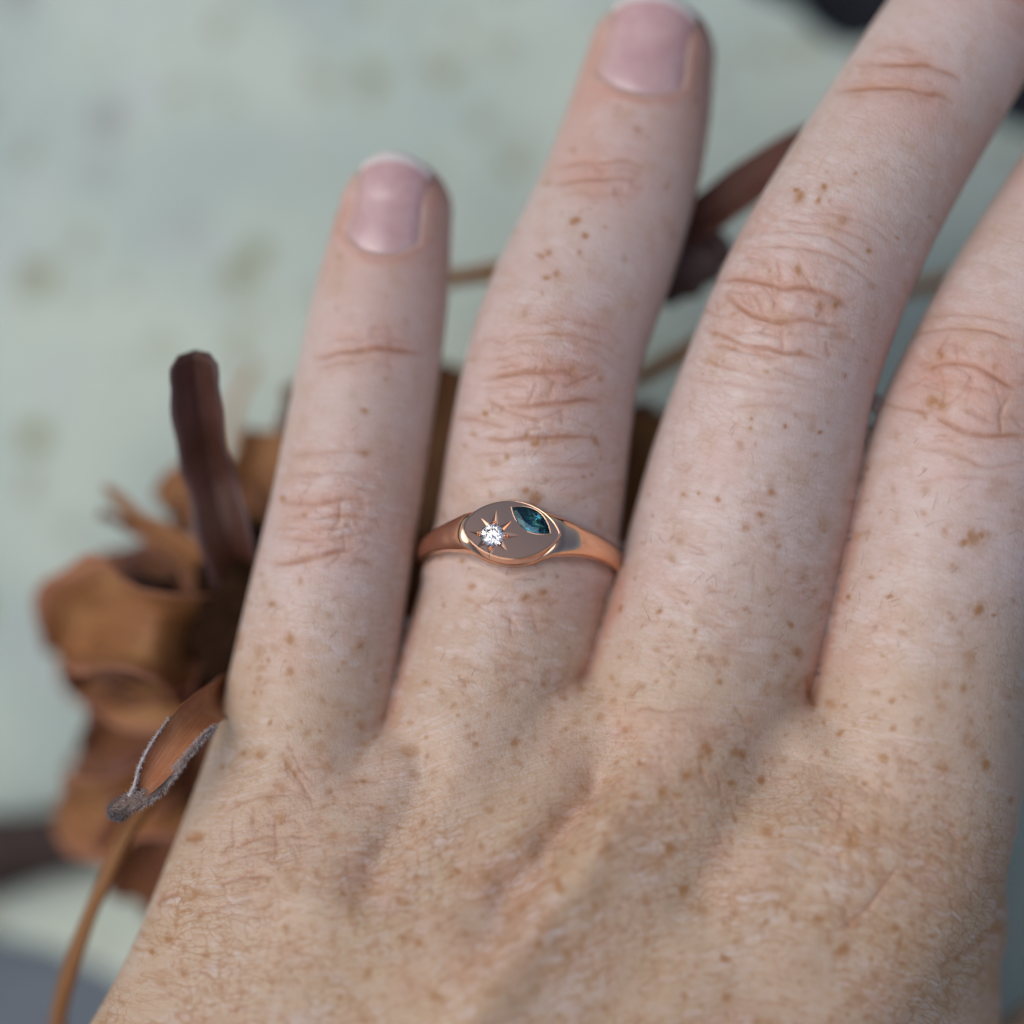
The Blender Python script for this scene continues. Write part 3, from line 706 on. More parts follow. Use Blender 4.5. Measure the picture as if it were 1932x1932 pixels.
# scatter: more on the back of the hand, few on the fingers
for _ in range(4300):
    x = rng.uniform(150, 1960); y = rng.uniform(120, 2000)
    wz = y - np.interp(x, WEBX, WEBY)
    dens = 0.10 if wz < -420 else 0.34 if wz < -60 else 0.85
    dens *= 0.35 + 1.3 * float(noise2(np.array([x / 170]), np.array([y / 170]), 200)[0])
    if rng.random() < dens: FR.append((x, y, float(np.clip(rng.lognormal(1.75, .45), 2.6, 18)), rng.uniform(.12, .6)))
for _ in range(260):
    x = rng.uniform(200, 1930); y = rng.uniform(900, 1990)
    if rng.random() < (.25 if y < np.interp(x, WEBX, WEBY) else .9): FR.append((x, y, rng.uniform(9, 20), rng.uniform(.10, .30)))
order = np.argsort(py); pys = py[order]
for x, y, r, k in FR:
    a0, a1 = np.searchsorted(pys, (y - 3 * r, y + 3 * r)); m = order[a0:a1]
    m = m[(np.abs(px[m] - x) < 3 * r) & (N[m, 2] > 0.0)]
    if len(m) == 0: continue
    dx, dy = px[m] - x, py[m] - y; th = rng.uniform(0, math.pi); c, s = math.cos(th), math.sin(th); e = rng.uniform(1, 1.45)
    q = np.hypot((dx * c + dy * s) / e, (-dx * s + dy * c) * e ** .5) / (r * .9)
    q = q + 1.1 * (fbm2(px[m] / 13, py[m] / 13, 300, 3) - .5)
    freckle[m] = np.maximum(freckle[m], k * (.66 * (1 - smooth01(q, .05, 1.3)) + .34 * (1 - smooth01(q, .4, 2.3))))
freckle *= .95 + .5 * fbm2(px / 9, py / 9, 310, 2)

# nail beds: sink the skin under each nail plate and raise a soft fold round it
NAILS = {'pinky': (.13, .70, 5.4, .93), 'ring': (.13, .74, 5.8, .84), 'middle': (.18, .74, 6.2, .9), 'index': (.12, .74, 6, .9), 'thumb': (.0, .78, 6.5, .9)}
# (roll in radians, half width as a share of the finger, root distance behind the last joint centre in units of radius handled below, tip overshoot)
def nail_rows(k):
    t = TUBES[k]; roll, hw, root, tip = NAILS[k]
    return t, roll, hw, root, tip
for k in ('pinky', 'ring', 'middle', 'index', 'thumb'):
    t, roll, hw, root, tip = nail_rows(k)
    s, u, rx, a, idx = loc[k]
    r0 = t.rx[0]
    axial = np.where(idx <= 0.001, -a * np.sign((a < 0) * 1 - .5) * -1, -s)   # + towards the tip, - towards the hand
    axial = np.where(idx <= 0.001, np.abs(a), -s)
    uu = u / rx - math.sin(roll)
    inside = (dd[k] < 1.5) & (N[:, 2] > 0.05)
    e_side = hw - np.abs(uu); rootline = -root + 2.3 * np.abs(uu / hw) ** 2.2
    e = np.minimum(e_side * r0, np.minimum(axial - rootline, 50))
    bed = smooth01(e, .15, .95) * inside
    fold = np.exp(-((e + .45) / .55) ** 2) * inside * (axial < r0 * .75)
    h += -.34 * bed + .05 * fold
    red += .55 * np.exp(-((e + .2) / .5) ** 2) * inside
    lattice *= 1 - bed; pale *= 1 - bed; crease *= 1 - bed; freckle *= 1 - bed

e3_ = np.array([-.085, math.sin(math.radians(16.5)), 0]); e3_[2] = math.sqrt(1 - e3_ @ e3_); rc_ = at(965.5, 1000, .45) - e3_ * 10.1
x3 = np.array([math.cos(math.radians(-4)), math.sin(math.radians(-4)), 0]); x3 -= e3_ * (x3 @ e3_); x3 /= np.linalg.norm(x3); y3 = np.cross(e3_, x3)
rel = V - rc_; q_ = rel @ y3; fi_ = np.degrees(np.arctan2(np.abs(rel @ x3), rel @ e3_))
bw_ = np.interp(fi_, [0, 14, 24, 34, 55, 90, 180], [2.75, 2.2, 1.7, 1.3, .95, .82, .85])
h += np.where(near == names.index('ring'), .02 * np.exp(-(q_ / bw_) ** 4) + .36 * np.exp(-((np.abs(q_) - bw_ - .6) / .75) ** 2), 0)
V = V + N * (h * smooth01(N[:, 2], -.15, .25))[:, None]
red = np.clip(red, 0, 1)
hand = empty('hand', 'pale freckled left hand, back upward, fingers spread over the dried flower', 'hand')
me = bpy.data.meshes.new('skin')
nq = len(F); tot = nq * 4 + sum(len(p) for p in polys)
li = np.concatenate([F.ravel()] + [np.array(p) for p in polys]).astype(np.int32)
sizes = np.concatenate([np.full(nq, 4), np.array([len(p) for p in polys], int)]); ls = np.concatenate([[0], np.cumsum(sizes)[:-1]]).astype(np.int32)
me.vertices.add(len(V)); me.vertices.foreach_set('co', (V * MM).astype(np.float32).ravel())
me.loops.add(len(li)); me.loops.foreach_set('vertex_index', li)
me.polygons.add(len(sizes)); me.polygons.foreach_set('loop_start', ls)
me.polygons.foreach_set('use_smooth', np.ones(len(sizes), dtype=bool))
me.update(calc_edges=True); me.validate()
for nm, arr in (('red', red), ('tan', tan), ('crease', np.clip(crease, 0, 1)), ('freckle', np.clip(freckle, 0, 1)), ('lattice', lattice), ('pale', pale)):
    a_ = me.attributes.new(nm, 'FLOAT', 'POINT'); a_.data.foreach_set('value', arr.astype(np.float32))
me.materials.append(M_SKIN)
link(bpy.data.objects.new('skin', me), hand)

# ---------------- nails
def build_nail(k):
    t, roll, hw, root, tip = nail_rows(k)
    r0, z0 = t.rx[0], t.rz[0]; nu, nv = 25, 29; Vn = []; G = []
    tipdir = -t.T[0]
    th = math.asin(min(.98, hw * .97))
    for j in range(nv):
        for i in range(nu):
            a = -1 + 2 * i / (nu - 1); f = j / (nv - 1)
            back = root - 2.3 * abs(a) ** 2.2
            L = back + r0 * tip - r0 * .30 * a * a - (.25 * r0 if abs(a) > .9 else 0) * 0
            s = -back + L * f                        # + beyond the last centre
            ang = roll + th * a
            if s < 0:
                q = np.interp(-s, t.s, np.arange(len(t.s))); i0 = min(int(q), len(t.s) - 2); ff = q - i0
                lerp = lambda A: A[i0] * (1 - ff) + A[i0 + 1] * ff
                c, Lq, Nq, rx, rz = lerp(t.C), lerp(t.L), lerp(t.N), lerp(t.rx), lerp(t.rz)
                p = c + Lq * rx * math.sin(ang) + Nq * rz * math.cos(ang) * 1.0
            else:
                drop = .20 * (s / r0) ** 2 * z0
                p = t.C[0] + tipdir * s + t.L[0] * r0 * (1 - .10 * (s / r0) ** 2) * math.sin(ang) + t.N[0] * (z0 * math.cos(ang) - drop)
            nn = t.N[0] * math.cos(ang) + t.L[0] * math.sin(ang)
            rim = max(abs(a) ** 5 * (1 if f < .8 else 1 - (f - .8) * 3.5), (1 - f) ** 12)
            p = p + nn * (.04 - .42 * rim)
            Vn.append(p); G.append((a, f, 0))
    Vn = np.array(Vn); n1 = len(Vn)
    low = Vn - t.N[0] * .38
    Fq = []
    idx = lambda i, j, o=0: o + j * nu + i
    for j in range(nv - 1):
        for i in range(nu - 1):
            Fq.append((idx(i, j), idx(i + 1, j), idx(i + 1, j + 1), idx(i, j + 1)))
            Fq.append((idx(i, j, n1), idx(i, j + 1, n1), idx(i + 1, j + 1, n1), idx(i + 1, j, n1)))
    ring_ = [idx(i, 0) for i in range(nu)] + [idx(nu - 1, j) for j in range(1, nv)] + [idx(i, nv - 1) for i in range(nu - 2, -1, -1)] + [idx(0, j) for j in range(nv - 2, 0, -1)]
    for a, b in zip(ring_, ring_[1:] + ring_[:1]): Fq.append((a, a + n1, b + n1, b))
    o = mesh_obj('fingernail', np.concatenate([Vn, low]), Fq, M_NAIL, hand, uv=G + G)
    bm = bmesh.new(); bm.from_mesh(o.data); bmesh.ops.recalc_face_normals(bm, faces=bm.faces[:]); bm.to_mesh(o.data); bm.free()
    return o
for k in NAILS: build_nail(k)

HAIR_SPOTS = []
cand = np.nonzero((N[:, 2] > .55) & (px > 300) & (px < 1920) & (py > 760) & (py < 1850))[0]
for i_ in rng.choice(cand, 900, replace=False):
    wz = py[i_] - np.interp(px[i_], WEBX, WEBY)
    if rng.random() < (.55 if -480 < wz < -80 else .16): HAIR_SPOTS.append((V[i_].copy(), N[i_].copy()))
# ------------------------------------------------------------------ the ring
Rt = 10.1
e3 = np.array([-.085, math.sin(math.radians(16.5)), 0]); e3[2] = math.sqrt(1 - e3 @ e3)
lat = math.radians(-4); e1 = np.array([math.cos(lat), math.sin(lat), 0]); e1 -= e3 * (e1 @ e3); e1 /= np.linalg.norm(e1)
e2 = np.cross(e3, e1)
PC = at(965.5, 1000, 0.45); RC = PC - e3 * Rt
RB = np.stack([e1, e2, e3])
def rw(L):
    L = np.atleast_2d(np.array(L, float)); one = len(L) == 1
    L[:, 2] -= (.06 * L[:, 0] + .05 * L[:, 1]) * np.clip((L[:, 2] - 8.6) / 1.2, 0, 1)      # head tilted to turn its reflection from the sun to darker sky
    P = RC + L @ RB
    return P[0] if one else P
ringo = empty('ring', 'rose gold signet ring with eye shaped plate, diamond star and teal stone on ring finger', 'ring')
HA, HB, ROT = 4.22, 2.68, math.radians(-1.6)
def plate_half(x):
    q = np.clip(np.abs(x) / HA, 0, 1); return np.where(np.asarray(x) < 0, HB * (1 - q ** 1.9) ** .60, HB * (1 - q ** 1.9) ** .70)
# plate outline, counter-clockwise
tt = np.linspace(0, 1, 41); xs = HA * np.cos(np.pi * tt) * -1        # -HA..HA
outl = [(x, -plate_half(x)) for x in xs] + [(x, plate_half(x)) for x in xs[::-1][1:-1]]
outl = np.array(outl); cr, sr = math.cos(ROT), math.sin(ROT)
rot2 = lambda P: np.stack([P[:, 0] * cr - P[:, 1] * sr, P[:, 0] * sr + P[:, 1] * cr], 1)
outl = rot2(outl)
zp = lambda x, y: (np.array([(x - 848) * .01139, -(y - 445) * .01139 / math.cos(math.radians(15))]))
# into ring axes (undo the lateral tilt seen in the picture)
def zpr(x, y):
    p = zp(x, y); c, s = math.cos(-lat), math.sin(-lat); return np.array([p[0] * c - p[1] * s, p[0] * s + p[1] * c])
dc = zpr(705, 485); dr = 1.06
tips = [(728, 315), (830, 390), (885, 490), (800, 590), (683, 645), (595, 570), (545, 455), (630, 370)]
tips = [dc + (zpr(*q) - dc) * 1.15 for q in tips]
tang = [math.atan2(*(t_ - dc)[::-1]) for t_ in tips]
star = []
for i in range(8):
    a0 = tang[i]; a1 = tang[(i + 1) % 8]
    while a1 > a0: a1 -= 2 * math.pi
    wdt = .31 if i % 2 == 0 else .24
    for sg in (1, 0, -1):
        star.append(tips[i] if sg == 0 else dc + 1.06 * np.array([math.cos(a0 + sg * wdt), math.sin(a0 + sg * wdt)]))
    for q_ in (.33, .66): star.append(dc + 1.05 * np.array([math.cos(a0 - wdt + q_ * (a1 - a0 + 2 * wdt)), math.sin(a0 - wdt + q_ * (a1 - a0 + 2 * wdt))]))
star = np.array(star)
# marquise cut-out
m0, m1 = zpr(848, 268), zpr(1142, 476); mc = (m0 + m1) / 2; md = (m1 - m0) / 2; ML = np.linalg.norm(md); mu = md / ML; mv = np.array([-mu[1], mu[0]]); MW = 1.02
def marq(n, k=1.0, p=1.35):
    t_ = np.linspace(0, 2 * np.pi, n, endpoint=False)
    x = np.cos(t_); y = np.sign(np.sin(t_)) * (1 - np.abs(x) ** 1.9) ** .95
    return mc + k * (np.outer(x * ML, mu) + np.outer(y * MW, mv))
mq = marq(36)
# head: plate with real openings, rounded rim, side wall
inner = outl * .955
def inpoly(p, poly):
    c = False; j = len(poly) - 1
    for i in range(len(poly)):
        if (poly[i][1] > p[1]) != (poly[j][1] > p[1]) and p[0] < (poly[j][0] - poly[i][0]) * (p[1] - poly[i][1]) / (poly[j][1] - poly[i][1]) + poly[i][0]: c = not c
        j = i
    return c
grid_ = [(x, y) for x in np.arange(-4.2, 4.3, .3) for y in np.arange(-2.7, 2.8, .3)]
poly_in = inner * .97; st_big = dc + (star - dc) * 1.05; mq_big = marq(36, 1.07)
grid_ = np.array([g_ for g_ in grid_ if inpoly(g_, poly_in) and not inpoly(g_, st_big) and not inpoly(g_, mq_big)])
pts2 = [Vector(p) for p in np.concatenate([inner, star, mq, grid_])]
nI, nS_, nM = len(inner), len(star), len(mq)
edges = [(i, (i + 1) % nI) for i in range(nI)] + [(nI + i, nI + (i + 1) % nS_) for i in range(nS_)] + [(nI + nS_ + i, nI + nS_ + (i + 1) % nM) for i in range(nM)]
cv, ce, cf, *_ = geometry.delaunay_2d_cdt(pts2, edges, [], 1, 1e-5)
cv = np.array([tuple(v) for v in cv])
dome = lambda a, b: .10 * (1 - min(1, (a / HA) ** 2 + (b / HB) ** 2))
Vp = [np.array([v[0], v[1], Rt + dome(v[0], v[1])]) for v in cv]; Fp = []
for f in cf:
    c = cv[list(f)].mean(0)
    if inpoly(c, star) or inpoly(c, mq) or not inpoly(c, inner): continue
    Fp.append(tuple(f))
def addring(Vl, P, z): i = len(Vl); Vl.extend([np.array([a, b, z]) for a, b in P]); return list(range(i, i + len(P)))
rings_ = []
for k, dz in ((.955, 0), (.964, .022), (.978, .038), (.990, .028), (1.0, -.03), (1.006, -.14), (1.014, -.5), (1.03, -1.4)):
    rings_.append(addring(Vp, outl * k, Rt + dz))
for a, b in zip(rings_, rings_[1:]):
    for i in range(nI): Fp.append((a[i], a[(i + 1) % nI], b[(i + 1) % nI], b[i]))
# bright-cut walls of the marquise seat
qa = addring(Vp, mq, Rt + .04); qb = addring(Vp, marq(36, .9), Rt - .22); qc = addring(Vp, marq(36, .75), Rt - .9)
for a, b in ((qa, qb), (qb, qc)):
    for i in range(36): Fp.append((a[i], b[i], b[(i + 1) % 36], a[(i + 1) % 36]))
o = mesh_obj('plate', rw(np.array(Vp)), Fp, M_GOLD, ringo, smooth=True); o['label'] = 'flat polished eye shaped plate of the ring'
bm = bmesh.new(); bm.from_mesh(o.data); bmesh.ops.remove_doubles(bm, verts=bm.verts[:], dist=2e-6)
bmesh.ops.recalc_face_normals(bm, faces=bm.faces[:])
for e in bm.edges:
    if len(e.link_faces) == 2 and e.calc_face_angle(0) > math.radians(32): e.smooth = False
bm.to_mesh(o.data); bm.free()
# raised bright lip round the marquise
lipV = []; lr = [addring(lipV, marq(36, k), Rt + .055 + dz) for k, dz in ((1.055, 0.003), (1.03, .035), (.985, .035), (.94, -.05))]
lipF = [(a[i], a[(i + 1) % 36], b[(i + 1) % 36], b[i]) for a, b in zip(lr, lr[1:]) for i in range(36)]
mesh_obj('stone_lip', rw(np.array(lipV)), lipF, M_GOLD2, ringo)
# star grooves: two facets meeting in a sunken line
for i in range(8):
    b0, t_, b1 = star[5 * i], star[5 * i + 1], star[5 * i + 2]; mid_ = dc + (t_ - dc) / np.linalg.norm(t_ - dc) * .98
    q = np.array([[*t_, Rt + dome(*t_)], [*b0, Rt + dome(*b0)], [*mid_, Rt - .12], [*b1, Rt + dome(*b1)]])
    mesh_obj('star_point', rw(q), [(0, 1, 2), (0, 2, 3)], M_GOLD2, ringo, smooth=False)
# little grains of metal that hold the diamond
for i in range(0, 8, 2):
    d_ = (tips[i] - dc); d_ /= np.linalg.norm(d_)
    for k_, rr_ in ((1.06, .11), (1.26, .075)):
        c = rw([*(dc + d_ * k_), Rt + .03])
        bm = bmesh.new(); bmesh.ops.create_icosphere(bm, subdivisions=2, radius=rr_)
        Vb = np.array([v.co[:] for v in bm.verts]) * [1, 1, .9] + c; Fb = [[v.index for v in f.verts] for f in bm.faces]; bm.free()
        mesh_obj('grain', Vb, Fb, M_GOLD2, ringo)
# seat under the diamond
seatV = []; n_ = 32; circ = lambda r: [dc + r * np.array([math.cos(2 * math.pi * i / n_), math.sin(2 * math.pi * i / n_)]) for i in range(n_)]
sr_ = [addring(seatV, circ(r), Rt + z) for r, z in ((1.07, -.03), (1.05, -.2), (.2, -1.08))]
mesh_obj('stone_seat', rw(np.array(seatV)), [(a[i], b[i], b[(i + 1) % n_], a[(i + 1) % n_]) for a, b in zip(sr_, sr_[1:]) for i in range(n_)], M_GOLD2, ringo)

def gem(name, mapf, r, mat, label, zg, crown=.32, pav=.86, table=.56, n=8):
    P = []
    A = lambda i, m: 2 * math.pi * i / m
    for i in range(n): P.append((table * math.cos(A(i + .5, n)), table * math.sin(A(i + .5, n)), crown))
    for i in range(n): P.append((.80 * math.cos(A(i, n)), .80 * math.sin(A(i, n)), crown * .62))
    for i in range(2 * n):
        for dz in (.015, -.025): P.append((math.cos(A(i, 2 * n)), math.sin(A(i, 2 * n)), dz))
    for i in range(n): P.append((.30 * math.cos(A(i + .5, n)), .30 * math.sin(A(i + .5, n)), -pav * .76))
    P.append((0, 0, -pav))
    bm = bmesh.new()
    for x, y, z in P:
        q = mapf(x, y); bm.verts.new(Vector(rw([q[0], q[1], zg + z * r])) * MM)
    bmesh.ops.convex_hull(bm, input=bm.verts[:])
    bmesh.ops.dissolve_limit(bm, angle_limit=math.radians(.6), verts=bm.verts[:], edges=bm.edges[:])
    bmesh.ops.recalc_face_normals(bm, faces=bm.faces[:])
    me = bpy.data.meshes.new(name); bm.to_mesh(me); bm.free(); me.materials.append(mat)
    o = link(bpy.data.objects.new(name, me), ringo); o['label'] = label
gem('diamond', lambda x, y: dc + dr * .97 * np.array([x, y]), dr, M_DIA, 'small round brilliant cut clear diamond', Rt + .03)
gem('sapphire', lambda x, y: mc + .93 * (mu * ML * x + mv * MW * np.sign(y) * (abs(y) ** 1.0) * (1 - .30 * x * x)), MW, M_SAPH, 'marquise cut dark teal sapphire', Rt + .02, crown=.19, pav=.75, table=.55)

# band
nphi, nsec = 220, 36
Vb = []; phis = np.linspace(-math.pi, math.pi, nphi, endpoint=False)
for ph in phis:
    a = abs(math.degrees(ph)); x = Rt * math.tan(ph) if a < 60 else 99
    hwid = float(np.interp(a, [0, 20, 26, 32, 40, 55, 72, 90, 180], [1.9, 1.85, 1.68, 1.44, 1.2, .95, .84, .82, .85]))
    ph_ = float(plate_half(x)) + .06 if abs(x) < HA else 0
    k = 1.5; hwid = max(hwid, ph_) + (max(k - abs(hwid - ph_), 0) / k) ** 2 * k * .25
    rin = 8.3
    if a < 23.5:
        f = float(smooth01(np.array(a), 13, 20.5)); rout = ((Rt - 1.15) * (1 - f) + (Rt - .22) * f) / math.cos(ph)
    else:
        top = (Rt - .22) / math.cos(math.radians(23.5)); rout = 9.3 + (top - 9.3) * (max(0, 80 - a) / 56.5) ** 1.9
    H = (rout - rin) / 2; rm = (rout + rin) / 2
    for j in range(nsec):
        b = 2 * math.pi * j / nsec; c, s = math.cos(b), math.sin(b); n_e = 2.25
        q = (abs(c) ** n_e + abs(s) ** n_e) ** (-1 / n_e)
        r_ = rm + H * q * s; y_ = hwid * q * c * (1 + (.06 if s < 0 else 0))
        Vb.append((r_ * math.sin(ph), y_, r_ * math.cos(ph)))
Fb = [(i * nsec + j, i * nsec + (j + 1) % nsec, ((i + 1) % nphi) * nsec + (j + 1) % nsec, ((i + 1) % nphi) * nsec + j) for i in range(nphi) for j in range(nsec)]
o = mesh_obj('band', rw(np.array(Vb)), Fb, M_GOLD, ringo)
bm = bmesh.new(); bm.from_mesh(o.data); bmesh.ops.recalc_face_normals(bm, faces=bm.faces[:]); bm.to_mesh(o.data); bm.free()

# ------------------------------------------------------------------ dried flower and sprig behind the hand
LIFT = (.66, -2.0)
def petal(rows, mat, parent, name='petal', cup=.25, roll=0.0, fold=False, thick=.16, nl=30, nw=13, wav=.2, seed=0, under=None):
    """rows: px, py, z, full width (picture units); a curled strip with thickness"""
    if name != 'bract': rows = [(a, b, z * LIFT[0] + LIFT[1] if z < -15 else z, wd) for a, b, z, wd in rows]
    P = np.array([[*at(a, b, z), wd * U * (D - z) / D] for a, b, z, wd in rows])
    S = crom(P, nl); Cc = S[:, :3]; wd = S[:, 3] / 2
    T = np.gradient(Cc, axis=0); T /= np.linalg.norm(T, axis=1)[:, None]
    Nn = np.array([0, 0, 1.]) - T * T[:, 2:3]; Nn /= np.linalg.norm(Nn, axis=1)[:, None]
    L = np.cross(T, Nn)
    r = np.radians(np.full(nl, roll) if np.isscalar(roll) else roll[1] + (roll[0] - roll[1]) * np.linspace(1, 0, nl) ** 2.2)[:, None]
    L, Nn = L * np.cos(r) + Nn * np.sin(r), Nn * np.cos(r) - L * np.sin(r)
    Vt = []; G = []
    r_ = random.Random(seed)
    o1, o2 = r_.uniform(0, 9), r_.uniform(0, 9)
    for i in range(nl):
        f = i / (nl - 1)
        for j in range(nw):
            v = -1 + 2 * j / (nw - 1)
            e = wd[i] * (1 + wav * math.sin(f * 11 + o1 + (2 if v > 0 else 0)) * abs(v) + wav * .6 * math.sin(f * 27 + o2) * abs(v))
            cu = cup if np.isscalar(cup) else cup[1] + (cup[0] - cup[1]) * max(0, 1 - f / .34) ** 1.2
            cz = cu * wd[i] * ((abs(v) * 1.25 if fold else v * v) - .2) + wav * .8 * wd[i] * math.sin(f * 8 + v * 2 + o2) * .5
            Vt.append(Cc[i] + L[i] * v * e + Nn[i] * cz); G.append((v + seed, f * 3 + seed * .37, abs(v)))
    Vt = np.array(Vt); n1 = len(Vt)
    Nv = np.repeat(Nn, nw, axis=0); low = Vt - Nv * thick
    ix = lambda i, j, o=0: o + i * nw + j
    Fq = []
    for i in range(nl - 1):
        for j in range(nw - 1):
            Fq += [(ix(i, j), ix(i, j + 1), ix(i + 1, j + 1), ix(i + 1, j)), (ix(i, j, n1), ix(i + 1, j, n1), ix(i + 1, j + 1, n1), ix(i, j + 1, n1))]
    rg = [ix(0, j) for j in range(nw)] + [ix(i, nw - 1) for i in range(1, nl)] + [ix(nl - 1, j) for j in range(nw - 2, -1, -1)] + [ix(i, 0) for i in range(nl - 2, 0, -1)]
    for a, b in zip(rg, rg[1:] + rg[:1]): Fq.append((a, a + n1, b + n1, b))
    o = mesh_obj(name, np.concatenate([Vt, low]), Fq, mat, parent, uv=G + G)
    if under:
        o.data.materials.append(under)
        for p_ in o.data.polygons:
            if max(p_.vertices) >= n1: p_.material_index = 1
    bm = bmesh.new(); bm.from_mesh(o.data); bmesh.ops.recalc_face_normals(bm, faces=bm.faces[:]); bm.to_mesh(o.data); bm.free()
    return o, Vt.reshape(nl, nw, 3), Nn, L

def stem(rows, mat, parent, name='stem', n=40, m=10, seed=0):
    P = np.array([[*at(a, b, z), wd * U * (D - z) / D / 2] for a, b, z, wd in rows]); S = crom(P, n)
    T = np.gradient(S[:, :3], axis=0); T /= np.linalg.norm(T, axis=1)[:, None]
    A = np.cross(T, [0.3, 0.2, 1.0]); A /= np.linalg.norm(A, axis=1)[:, None]; B = np.cross(T, A)
    Vs = []; G = []
    for i in range(n):
        for j in range(m):
            b = 2 * math.pi * j / m; rr = S[i, 3] * (1 + .10 * math.sin(3 * b + i * .25 + seed) + .07 * math.sin(i * .9 + seed))
            Vs.append(S[i, :3] + A[i] * rr * math.cos(b) + B[i] * rr * math.sin(b)); G.append((j / m * 2, i / n * 4, seed))
    Fs = [(i * m + j, i * m + (j + 1) % m, (i + 1) * m + (j + 1) % m, (i + 1) * m + j) for i in range(n - 1) for j in range(m)]
    Fs += [tuple(range(m - 1, -1, -1)), tuple(range((n - 1) * m, n * m))]
    return mesh_obj(name, Vs, Fs, mat, parent, uv=G)

fl = empty('dried_flower', 'crumpled brown dried flower head with curled petals under the hand', 'dried flower')
# near-black lump added in place of the deep shade inside the flower
bm = bmesh.new(); bmesh.ops.create_icosphere(bm, subdivisions=4, radius=1)
c0 = at(490, 1175, -21)
Vc = np.array([v.co[:] for v in bm.verts]); nb = 1 + .12 * np.sin(Vc[:, 0] * 9 + 1) * np.sin(Vc[:, 1] * 11) + .06 * np.sin(Vc[:, 2] * 23 + Vc[:, 0] * 17)
Vc = Vc * nb[:, None] * [6.2, 9.5, 7.5] + c0; mesh_obj('flower_shade_core', Vc, [[v.index for v in f.verts] for f in bm.faces], M_CORE, fl); bm.free()
# petals, roughly from the front to the back
petal([(366, 664, -7, 60), (368, 676, -7.2, 86), (374, 720, -8, 100), (386, 800, -10, 96), (405, 900, -14, 100), (435, 1010, -19, 110), (480, 1120, -25, 90)], M_STRAP, fl, cup=.75, roll=(-8, -14), fold=True, seed=2, wav=.07, thick=.5)
petal([(196, 918, -31, 16), (255, 970, -30, 34), (330, 1030, -28, 56), (410, 1090, -27, 84), (500, 1160, -27, 90)], M_PET2, fl, cup=.6, fold=True, seed=3)
petal([(186, 968, -32, 18), (240, 988, -31, 24), (310, 1025, -30, 30), (400, 1085, -28, 34)], M_PET, fl, cup=.4, seed=4)
petal([(296, 940, -35, 30), (345, 915, -35, 74), (400, 930, -34, 100), (460, 1000, -32, 110), (520, 1090, -30, 100)], M_PET2, fl, cup=.5, roll=15, seed=5)
petal([(500, 812, -36, 60), (498, 850, -35, 118), (500, 930, -33, 132), (510, 1020, -31, 120), (530, 1110, -29, 90)], M_PET2, fl, cup=.6, seed=6)
petal([(545, 726, -36, 30), (560, 760, -36, 60), (580, 860, -35, 80), (580, 1000, -32, 80)], M_PET, fl, cup=.4, seed=7)
petal([(232, 1062, -37, 40), (285, 1060, -37, 92), (360, 1090, -35, 110), (450, 1140, -30, 100)], M_PET3, fl, cup=.35, roll=20, seed=8)
LIFT = (1, 0)
petal([(104, 1240, -30, 50), (150, 1190, -26, 170), (215, 1180, -19, 205), (290, 1190, -16, 215), (370, 1200, -20, 200), (450, 1200, -30, 150)], M_PET5, fl, cup=.8, roll=(16, -8), seed=9, wav=.24)
petal([(110, 1248, -29, 24), (180, 1298, -25, 64), (270, 1330, -20, 96), (360, 1318, -20, 116), (450, 1260, -30, 110)], M_PET2, fl, cup=.9, roll=-38, seed=10)
petal([(165, 1425, -31, 50), (212, 1400, -28, 130), (290, 1378, -23, 170), (380, 1340, -24, 170), (470, 1280, -31, 120)], M_PET, fl, cup=.8, roll=-15, seed=11, wav=.25)
petal([(106, 1530, -31, 36), (150, 1538, -28, 110), (220, 1532, -22, 160), (310, 1498, -20, 180), (400, 1420, -24, 150), (480, 1330, -31, 100)], M_PET5, fl, cup=.8, roll=-12, seed=12, wav=.25)
petal([(258, 1708, -30, 60), (275, 1655, -27, 160), (310, 1575, -23, 205), (370, 1480, -23, 190), (450, 1360, -31, 120)], M_PET, fl, cup=.8, roll=10, seed=13, wav=.25)
petal([(140, 1120, -33, 30), (190, 1105, -30, 90), (270, 1115, -26, 130), (360, 1140, -24, 120), (450, 1170, -30, 90)], M_PET, fl, cup=1.0, roll=30, seed=22, wav=.2)
petal([(330, 1500, -22, 40), (350, 1440, -18, 110), (390, 1370, -17, 130), (440, 1290, -22, 110), (490, 1220, -30, 80)], M_PET, fl, cup=.9, roll=-20, seed=23, wav=.2)
petal([(330, 1010, -26, 20), (370, 1040, -22, 60), (410, 1090, -20, 80), (460, 1150, -26, 70)], M_PET5, fl, cup=1.0, fold=True, roll=-10, seed=24)
LIFT = (.66, -2.0)
petal([(420, 1720, -36, 80), (420, 1640, -34, 160), (440, 1520, -31, 190), (480, 1380, -30, 130)], M_PET, fl, cup=.4, roll=-5, seed=14)
petal([(860, 690, -37, 60), (835, 760, -36, 160), (790, 900, -34, 220), (700, 1060, -31, 200), (600, 1150, -29, 120)], M_PET2, fl, cup=.4, seed=15)
petal([(1330, 800, -37, 60), (1260, 840, -36, 150), (1150, 920, -35, 240), (980, 1040, -33, 260), (780, 1130, -31, 220), (600, 1180, -29, 130)], M_PET2, fl, cup=.35, roll=12, seed=16)
petal([(1300, 1100, -37, 80), (1220, 1090, -36, 200), (1050, 1130, -34, 260), (820, 1190, -32, 220), (620, 1210, -29, 140)], M_PET2, fl, cup=.3, roll=-10, seed=17)
petal([(1240, 770, -38, 40), (1200, 800, -37, 90), (1100, 870, -36, 120), (900, 1000, -34, 120)], M_PET3, fl, cup=.5, seed=18)
LIFT = (1, 0)
petal([(118, 1272, -38, 30), (180, 1275, -36, 120), (280, 1285, -35, 150), (400, 1270, -35, 130), (480, 1240, -34, 90)], M_PET, fl, cup=.6, roll=10, seed=71, wav=.2)
